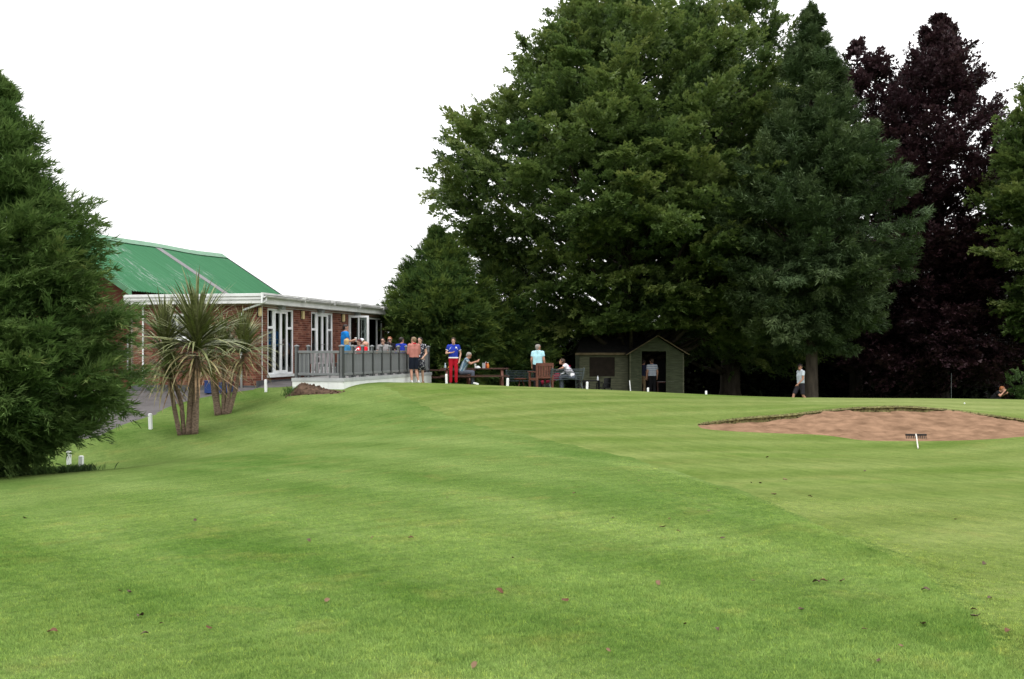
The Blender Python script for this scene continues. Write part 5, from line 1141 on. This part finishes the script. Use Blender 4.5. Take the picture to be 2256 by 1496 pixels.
tb = thing('garden_table', 'small dark garden table under the shed window', 'table', onfoot(1303, 47.7)); MB().box(-.36, .36, -.36, .36, .68, .71).build('table_top', M['black'], tb, bevel=.01)
for sx_ in (-1, 1):
    for sy_ in (-1, 1): MB().bar((sx_*.32, sy_*.32, .68), (sx_*.34, sy_*.34, 0), .04, .04).build('leg', M['black'], tb)
ob = onfoot(1317, 47.55); bottle('pale bottle standing on the small table by the shed', (ob[0]-.0, ob[1], gz(wx(1303, 47.7), 47.7)+.71), M['paper'], .2, .04)
pt_ = thing('shed_table', 'table with red and white cloth just inside the shed doorway', 'table', (wx(1462, 50.2), 50.2, SG+.04)); boxo('table_top', M['wood2'], pt_, -.35, .45, -.3, .3, .66, .69); boxo('cloth', mat('red_white_cloth', (.4, .1, .08), .8, .5, 14, col2=(.5, .45, .45)), pt_, -.36, .46, -.31, .31, .695, .71)
for sx_ in (-.3, .4): boxo('leg', M['wood'], pt_, sx_-.03, sx_+.03, -.25, .25, 0, .66)
# chairs and table on the deck, seen through the balusters
for lab, px, Y, rz in (('grey plastic chair beside the deck rail behind the front balusters', 700, 36.4, R(-60)), ('grey plastic chair turned to the glazed doors on the deck', 716, 37.3, R(20))):
    plastic_chair(lab, ondeck(px, Y), rz, CHG if 'CHG' in globals() else globals().setdefault('CHG', mat('grey_plastic', (.33, .30, .31), .5, .08, 6)), 'grey deck chairs')
dk = thing('deck_table', 'deck table between the seated people', 'table', ondeck(778, 38.2)); MB().lathe([(.5, .70), (.52, .71), (.52, .735), (.5, .735)], (0, 0, 0), 20).build('table_top', M['railgrey'], dk); MB().tube([(0, 0, .7), (0, 0, .03)], [.04, .04], 10).build('pedestal', M['black'], dk); MB().lathe([(.26, 0), (.26, .02), (.05, .05)], (0, 0, 0), 16).build('foot', M['black'], dk)
dk2 = thing('deck_table', 'second deck table near the ginger-haired man', 'table', ondeck(868, 41.9)); MB().lathe([(.45, .70), (.47, .71), (.47, .735), (.45, .735)], (0, 0, 0), 20).build('table_top', M['railgrey'], dk2); MB().tube([(0, 0, .7), (0, 0, .03)], [.04, .04], 10).build('pedestal', M['black'], dk2); MB().lathe([(.26, 0), (.26, .02), (.05, .05)], (0, 0, 0), 16).build('foot', M['black'], dk2)
for i, (px, Y) in enumerate(((755, 36.6), (782, 37.3), (799, 38.9), (808, 39.3), (845, 40.4), (859, 42.2), (856, 40.9), (884, 41.3), (869, 40.9))):
    who = ['the blond person', 'the man in the red shirt', 'the auburn-haired person', 'the person in the pale cap', 'the woman in sunglasses', 'the ginger-haired man', 'the low-seated dark-haired person', 'the man in royal blue', 'the hidden person in royal blue'][i]
    hgt = [.45, .45, .45, .45, .47, .48, .40, .47, .38][i]
    c = thing('deck_stool', 'low grey stool under '+who+' on the deck', 'stool', ondeck(px, Y), 0, 'stools on the deck')
    MB().box(-.22, .22, -.22, .2, hgt-.05, hgt-.012).build('seat', M['postgrey'], c, bevel=.01)
    for sx_ in (-1, 1):
        for sy_ in (-1, 1): boxo('leg', M['postgrey'], c, sx_*.18-.02, sx_*.18+.02, sy_*.17-.02, sy_*.17+.02, 0, hgt-.05)
wb = club_pt(RX, DY1-1.0, DZ+.843); bt = thing('white_cup', 'tall white cup standing on the railing beside the floral dress', 'cup', wb); MB().lathe([(.03, 0), (.04, .17), (.037, .17), (.027, .01)], (0, 0, 0), 12).build('cup_wall', M['white'], bt)
for nm, p_, sz, mt in (('white low box on the deck in front of the second glazed door', (.7, 4.2), (.25, .2, .22), M['white']), ('blue crate against the wing wall behind the palms', (-.78, -.55), (.14, .2, .28), M['bluebox']), ('blue tub beside the downpipe behind the palms', (-1.35, -.5), (.13, .15, .36), M['bluebox'])):
    q = club_pt(p_[0], p_[1]); zz = DZ if 'deck' in nm else gz(q.x, q.y)+.02
    bx = thing('storage_box', nm, 'box', (q.x, q.y, zz), -TH); boxo('box_body', mt, bx, -sz[0], sz[0], -sz[1], sz[1], 0, sz[2], bevel=.015); boxo('lid', mt, bx, -sz[0]-.015, sz[0]+.015, -sz[1]-.015, sz[1]+.015, sz[2]+.002, sz[2]+.04, bevel=.01)
# ------------------------------------------------------------------ marker posts
for lab, px, top, Y, w_ in (('white marker post in front of the left cypress', 178, 1004, 24.3, .085), ('white marker post half hidden by the left cypress branches', 152, 992, 25.6, .08), ('white marker post left of the largest palm', 332, 911, 29, .08),
                        ('white marker post near the soil heap', 586, 836, 34, .075), ('white marker post left of the boy in red trousers', 984, 824, 38, .075), ('white marker post right of the picnic tables', 1118, 833, 38.5, .085),
                        ('white marker post in front of the black chairs by the shed', 1293, 841, 39.5, .08), ('short white marker post in front of the shed doorway', 1428, 854, 40.5, .075), ('short white marker post right of the shed', 1556, 861, 41.2, .075)):
    q = at(px, top, Y); z0 = gz(q.x, Y)-.05; t = thing('marker_post', lab, 'post', (q.x, Y, z0), R(random.uniform(-12, 12)), 'white marker posts')
    MB().box(-w_/2, w_/2, -w_/2, w_/2, 0, q.z-z0-.012).add([(-w_/2,-w_/2,q.z-z0-.012),(w_/2,-w_/2,q.z-z0-.012),(w_/2,w_/2,q.z-z0-.012),(-w_/2,w_/2,q.z-z0-.012),(-w_/4,-w_/4,q.z-z0),(w_/4,-w_/4,q.z-z0),(w_/4,w_/4,q.z-z0),(-w_/4,w_/4,q.z-z0)], [(0,1,5,4),(1,2,6,5),(2,3,7,6),(3,0,4,7),(4,5,6,7)]).build('post_body', M['white'], t)
    t.rotation_euler.x = R(random.uniform(-2, 2)); t.rotation_euler.y = R(random.uniform(-2.5, 2.5))
q = at(1388, 838, 44.5); z0 = gz(q.x, 44.5)-.03
t = thing('stake', 'thin white stake leaning in front of the shed corner', 'stake', (q.x, 44.5, z0)); MB().tube([(.05, 0, 0), (-.02, 0, q.z-z0)], [.02, .02], 8).build('stake_rod', M['white'], t)
q = onfoot(1048, 38.2); t = thing('fallen_post', 'white post lying flat in front of the picnic table', 'post', q); MB().bar((-.07, .1, .07), (.09, -.1, .04), .05, .05).build('post_body', M['white'], t)
# ------------------------------------------------------------------ rake, flagstick, ball
a = hit(2018, 969); b = hit(2022.5, 991); rk = thing('bunker_rake', 'rake lying on the grass at the near edge of the bunker', 'rake', (a.x, a.y, gz(a.x, a.y)))
MB().bar((-.21, 0, .10), (.21, 0, .10), .05, .035).build('rake_head', M['black'], rk)
for i in range(12): MB().bar((-.2+i*.0364, 0, .085), (-.2+i*.0364, -.02, .025), .012, .012).build('tine', M['black'], rk)
e = Vector((b.x-a.x, b.y-a.y, gz(b.x, b.y)-gz(a.x, a.y)+.03)); MB().tube([(0, 0, .11), e*.5+Vector((0, 0, .07)), e], [.015, .013, .013], 8).build('handle', mat('pale_handle', (.55, .52, .46), .5, .1, 9), rk)
q = onfoot(2096, 38.6); t = thing('flagstick', 'thin pale stick standing at the far side of the putting green', 'flagstick', q); MB().tube([(0, 0, -.05), (0, 0, .95)], [.007, .005], 6).build('rod', M['iron'], t)
MB().lathe([(.03, 0), (.03, .02), (.012, .04)], (0, 0, 0), 8).build('base_collar', M['steel'], t)
q = hit(2125, 892); t = thing('golf_ball', 'tiny white ball on the putting green', 'golf ball', (q.x, q.y, gz(q.x, q.y)+.043)); MB().lathe([(.003, -.022), (.015, -.017), (.022, 0), (.015, .017), (.003, .022)], (0, 0, 0), 12).build('ball_shell', M['white'], t, smooth=True)
# ------------------------------------------------------------------ soil heap against the deck
rg = np.random.RandomState(5); c = at(692, 860, 32.75); gx_, gy_ = np.meshgrid(np.linspace(-.95, 1.0, 70), np.linspace(-.45, .5, 36))
ang = .12; xx = c.x+gx_; yy = c.y+gy_-.1*gx_
env = np.clip(1-((gx_-.05)/.95)**2, 0, 1)*np.clip(1-(gy_/.46)**2, 0, 1)
bump_ = .25*np.exp(-((gx_+.42)/.3)**2)+.10*np.exp(-((gx_-.05)/.42)**2)+.06
nzz = sum(np.sin(gx_*f_+rg.rand()*6+gy_*g_)*np.sin(gy_*h_+rg.rand()*6)*a_ for f_, g_, h_, a_ in ((9, 3, 11, .03), (19, 7, 23, .022), (37, 11, 41, .016)))+rg.normal(0, .012, gx_.shape)
zz = hz(xx, yy)-.03+env**.6*(bump_+nzz)
sh_ = thing('soil_heap', 'heap of brown soil dumped against the white deck side', 'soil heap', (0, 0, 0))
link(bpy.data.objects.new('soil', np_mesh('soil', np.stack([xx.ravel(), yy.ravel(), zz.ravel()], 1), grid_quads(*gx_.shape), M['soil'], smooth=True)), sh_)
for i in range(26):
    x_ = c.x+rg.uniform(-.9, .95); y_ = c.y+rg.uniform(-.5, .15); r_ = rg.uniform(.018, .05); m = MB(); m.lathe([(r_*.3, -r_), (r_, -r_*.2), (r_*.8, r_*.5), (r_*.2, r_*.9)], (0, 0, 0), 7)
    gx0 = np.argmin((xx-x_)**2+(yy-y_)**2); o = m.build('clod', M['soil'], sh_, loc=(x_, y_, zz.ravel()[gx0]+r_*.4)); o.rotation_euler = (rg.rand()*3, rg.rand()*3, rg.rand()*3)
def blades(name, mat_, n, place, hgt, wid, seed, label=None, parent=None, kind='stuff'):
    rg = np.random.RandomState(seed); x, y = place(rg, n); z = hz(x, y); a = rg.uniform(0, 6.28, n); h = hgt*rg.uniform(.5, 1.3, n); ln_ = rg.uniform(.1, .6, n)*h; w_ = wid*rg.uniform(.7, 1.3, n)
    P = np.stack([x, y, z-.005], 1); d = np.stack([np.cos(a), np.sin(a), 0*a], 1); s = np.stack([-np.sin(a), np.cos(a), 0*a], 1); up = np.array([0, 0, 1.])
    V = np.stack([P-s*w_[:, None]/2, P+s*w_[:, None]/2, P+d*ln_[:, None]*.4+up*h[:, None]*.6+s*w_[:, None]*.35, P+d*ln_[:, None]+up*h[:, None]*.95], 1)
    q = np.arange(4*n).reshape(n, 4); F = np.concatenate([q[:, [0, 1, 2]], q[:, [0, 2, 3]]])
    o = link(bpy.data.objects.new(name, np_mesh(name, V.reshape(-1, 3), F, mat_)), parent); 
    if label: tag(o, label, None, None, kind)
    else: tag(o, kind=kind)
    return o
pc = at(640, 866, 32.6); blades('weeds', M['bushb'] if 'bushb' in M else M.setdefault('bushb', mat('weed', (.08, .15, .035), .7, .3, 20)), 160, lambda r, n: (pc.x+r.normal(.05, .13, n), pc.y+r.normal(.05, .12, n)), .22, .02, 3)
lc = at(60, 1040, 22.3); blades('long_grass', mat('long_grass', (.045, .085, .022), .8, .35, 12), 2600, lambda r, n: (lc.x+r.uniform(-1.3, 1.25, n), lc.y+r.normal(0, .5, n)), .17, .008, 4)
pw = at(178, 1042, 24.2); blades('long_grass', M['bushb'], 260, lambda r, n: (pw.x+r.normal(0, .12, n), pw.y+r.normal(0, .12, n)), .10, .008, 6)
bl2 = np.array(resample(back, .02))
def along_lip(r, n): i = r.randint(8, len(bl2)-4, n); return bl2[i, 0]+r.normal(0, .03, n), bl2[i, 1]+r.uniform(-.05, .07, n)
blades('lip_grass', mat('dry_grass', (.12, .13, .045), .8, .4, 9, col2=(.17, .15, .07)), 3000, along_lip, .05, .012, 8)
# ------------------------------------------------------------------ fallen leaves
LM = [mat('dead_leaf', (.10, .045, .022), .8, .3, 30), mat('dry_leaf', (.15, .09, .05), .8, .3, 30), mat('dark_leaf', (.075, .048, .03), .8, .3, 30)]
LMESH = []
rr = random.Random(9)
for i in range(6):
    m = MB(); n = 5
    for k in range(n+1):
        t = k/n; w_ = .5*math.sin(math.pi*(t*.92+.04))**.8*.62; cz = rr.uniform(.1, .35)
        b = len(m.v); m.v += [(t-.5, -w_, .12+cz*w_+.12*math.sin(t*5+i)), (t-.5, 0, .03+.1*math.sin(t*5+i)), (t-.5, w_, .10+cz*w_*1.3+.12*math.sin(t*4+i))]
        if k: m.f += [(b-3, b-2, b+1, b), (b-2, b-1, b+2, b+1)]
    LMESH.append(m.mesh('fallen_leaf', LM[i % 3], True))
spots_ = [(115,1400),(265,1308),(285,1312),(460,1393),(355,1380),(318,1403),(1785,1097),(1580,1080),(1655,1066),(1675,1067),(1660,1287),(1798,1289),(1815,1286),(1855,1286),(1765,1349),(1510,1383),(1905,1394),(2040,1307),(2145,1350),(2033,1383),(2150,1365),(1350,1145),(1340,1440),(2168,1247),(905,1190),(720,1330),(55,1145),(1460,1166),
          (1408,1062),(1562,1130),(1475,1148),(1495,1175),(1593,1190),(1705,1092),(1730,1060),(2180,1325),(2220,1400),(1985,1430),(1935,1465),(1245,1330),(1045,1475),(680,1195),(985,1100),(590,1060),(430,1150),(1130,1235),(820,1190),(310,1365),(1265,1090),(2105,1148),(1905,1040),(1690,1010),(1450,1290),(1580,1395),(1100,1310)]
for i, (px, py) in enumerate(spots_):
    q = hit(px, py); o = bpy.data.objects.new('fallen_leaf', LMESH[(i*7) % 6]); link(o); sz = rr.uniform(.03, .065)
    o.location = (q.x, q.y, gz(q.x, q.y)+.016); o.scale = (sz, sz, sz); o.rotation_euler = (rr.uniform(-.3, .3), rr.uniform(-.3, .3), rr.uniform(0, 6.28))
    tag(o, 'small curled brown dead leaf lying on the mown grass', 'leaf', 'dead leaves scattered on the lawn')
# ------------------------------------------------------------------ short grass blades on the near lawn
def tuft(name, mt, loc, hgt, n, seed):
    rg = np.random.RandomState(seed); x = rg.normal(0, .016, n); y = rg.normal(0, .016, n); a = rg.uniform(0, 6.28, n); h = hgt*rg.uniform(.45, 1.2, n); l = rg.uniform(.2, 1.0, n)*h; w_ = .0038*rg.uniform(.7, 1.3, n)
    P = np.stack([x, y, 0*x-.004], 1); d = np.stack([np.cos(a), np.sin(a), 0*a], 1); s = np.stack([-np.sin(a), np.cos(a), 0*a], 1); up = np.array([0, 0, 1.])
    V = np.stack([P-s*w_[:, None]/2, P+s*w_[:, None]/2, P+d*l[:, None]+up*h[:, None]], 1); me = np_mesh(name, V.reshape(-1, 3), np.arange(3*n).reshape(n, 3), mt)
    o = tag(link(bpy.data.objects.new(name, me)), kind='stuff'); o.location = loc; return o
def scatter(name, X, Y, scale, src, lift):
    n = len(X); me = bpy.data.meshes.new(name); me.vertices.add(n); me.vertices.foreach_set('co', np.stack([X, Y, hz(X, Y)+lift], 1).astype(np.float32).ravel())
    rg = np.random.RandomState(2); r = np.stack([rg.normal(0, .12, n), rg.normal(0, .12, n), rg.uniform(0, 6.28, n)], 1)
    at_ = me.attributes.new('rot', 'FLOAT_VECTOR', 'POINT'); at_.data.foreach_set('vector', r.astype(np.float32).ravel())
    at_ = me.attributes.new('size', 'FLOAT', 'POINT'); at_.data.foreach_set('value', scale.astype(np.float32))
    o = tag(link(bpy.data.objects.new(name, me)), kind='stuff'); ng = bpy.data.node_groups.new(name, 'GeometryNodeTree')
    ng.interface.new_socket('Geometry', in_out='INPUT', socket_type='NodeSocketGeometry'); ng.interface.new_socket('Geometry', in_out='OUTPUT', socket_type='NodeSocketGeometry')
    gi = N(ng, 'NodeGroupInput'); go = N(ng, 'NodeGroupOutput'); ip = N(ng, 'GeometryNodeInstanceOnPoints'); oi = N(ng, 'GeometryNodeObjectInfo'); oi.inputs['Object'].default_value = src; oi.transform_space = 'ORIGINAL'
    na = N(ng, 'GeometryNodeInputNamedAttribute'); na.data_type = 'FLOAT_VECTOR'; na.inputs['Name'].default_value = 'rot'; nb_ = N(ng, 'GeometryNodeInputNamedAttribute'); nb_.data_type = 'FLOAT'; nb_.inputs['Name'].default_value = 'size'
    L = ng.links.new; L(gi.outputs[0], ip.inputs['Points']); L(oi.outputs['Geometry'], ip.inputs['Instance']); L(na.outputs['Attribute'], ip.inputs['Rotation']); L(nb_.outputs['Attribute'], ip.inputs['Scale']); L(ip.outputs[0], go.inputs[0])
    md = o.modifiers.new('scatter', 'NODES'); md.node_group = ng; return o
rg = np.random.RandomState(21); n = 400000; Y = 3.4+13.6*rg.rand(n); X = rg.uniform(-1, 1, n)*(.55*Y+.7)
wgt = (.55*Y+.7)/10.1*np.minimum(1, (6/Y)**1.35)*2.2; k = rg.rand(n) < wgt; X = X[k]; Y = Y[k]
inf = inside(X, Y, fairway_out); sc_ = (1-.8*np.clip((Y-6)/11, 0, 1))*rg.uniform(.6, 1.25, len(X))
cl_ = np.sin(X*2.1+np.sin(Y*1.7))*np.sin(Y*1.9+np.sin(X*1.3)); sc_ *= 1+.22*cl_
ts = tuft('grass_tuft', M['rough_b'], (lc.x+.4, lc.y, gz(lc.x+.4, lc.y)), .019, 14, 1); tf = tuft('grass_tuft', M['fair_b'], (fe[5][0]+.3, fe[5][1], gz(fe[5][0]+.3, fe[5][1])+.012), .012, 14, 2)
scatter('grass', X[~inf], Y[~inf], sc_[~inf], ts, 0)
fa = np.array(resample(fe, .01)); k3 = rg.randint(0, len(fa), 26000); dx = rg.uniform(0, .6, len(k3))**1.0; ex = fa[k3, 0]-dx*.75; ey = fa[k3, 1]-dx*.6
kk = ~inside(ex, ey, fairway_out) & (ey > 3.2) & (ey < 19) & (rg.rand(len(ex)) < np.clip(1.1-(ey-7)/12, 0, 1)*(1-dx)); scatter('grass', ex[kk], ey[kk], rg.uniform(.7, 1.2, kk.sum())*np.clip(1.05-(ey[kk]-7)/16, .3, 1), ts, 0)
k2 = inf & (Y < 12) & (rg.rand(len(X)) < .6); scatter('grass', X[k2], Y[k2], sc_[k2], tf, .012)
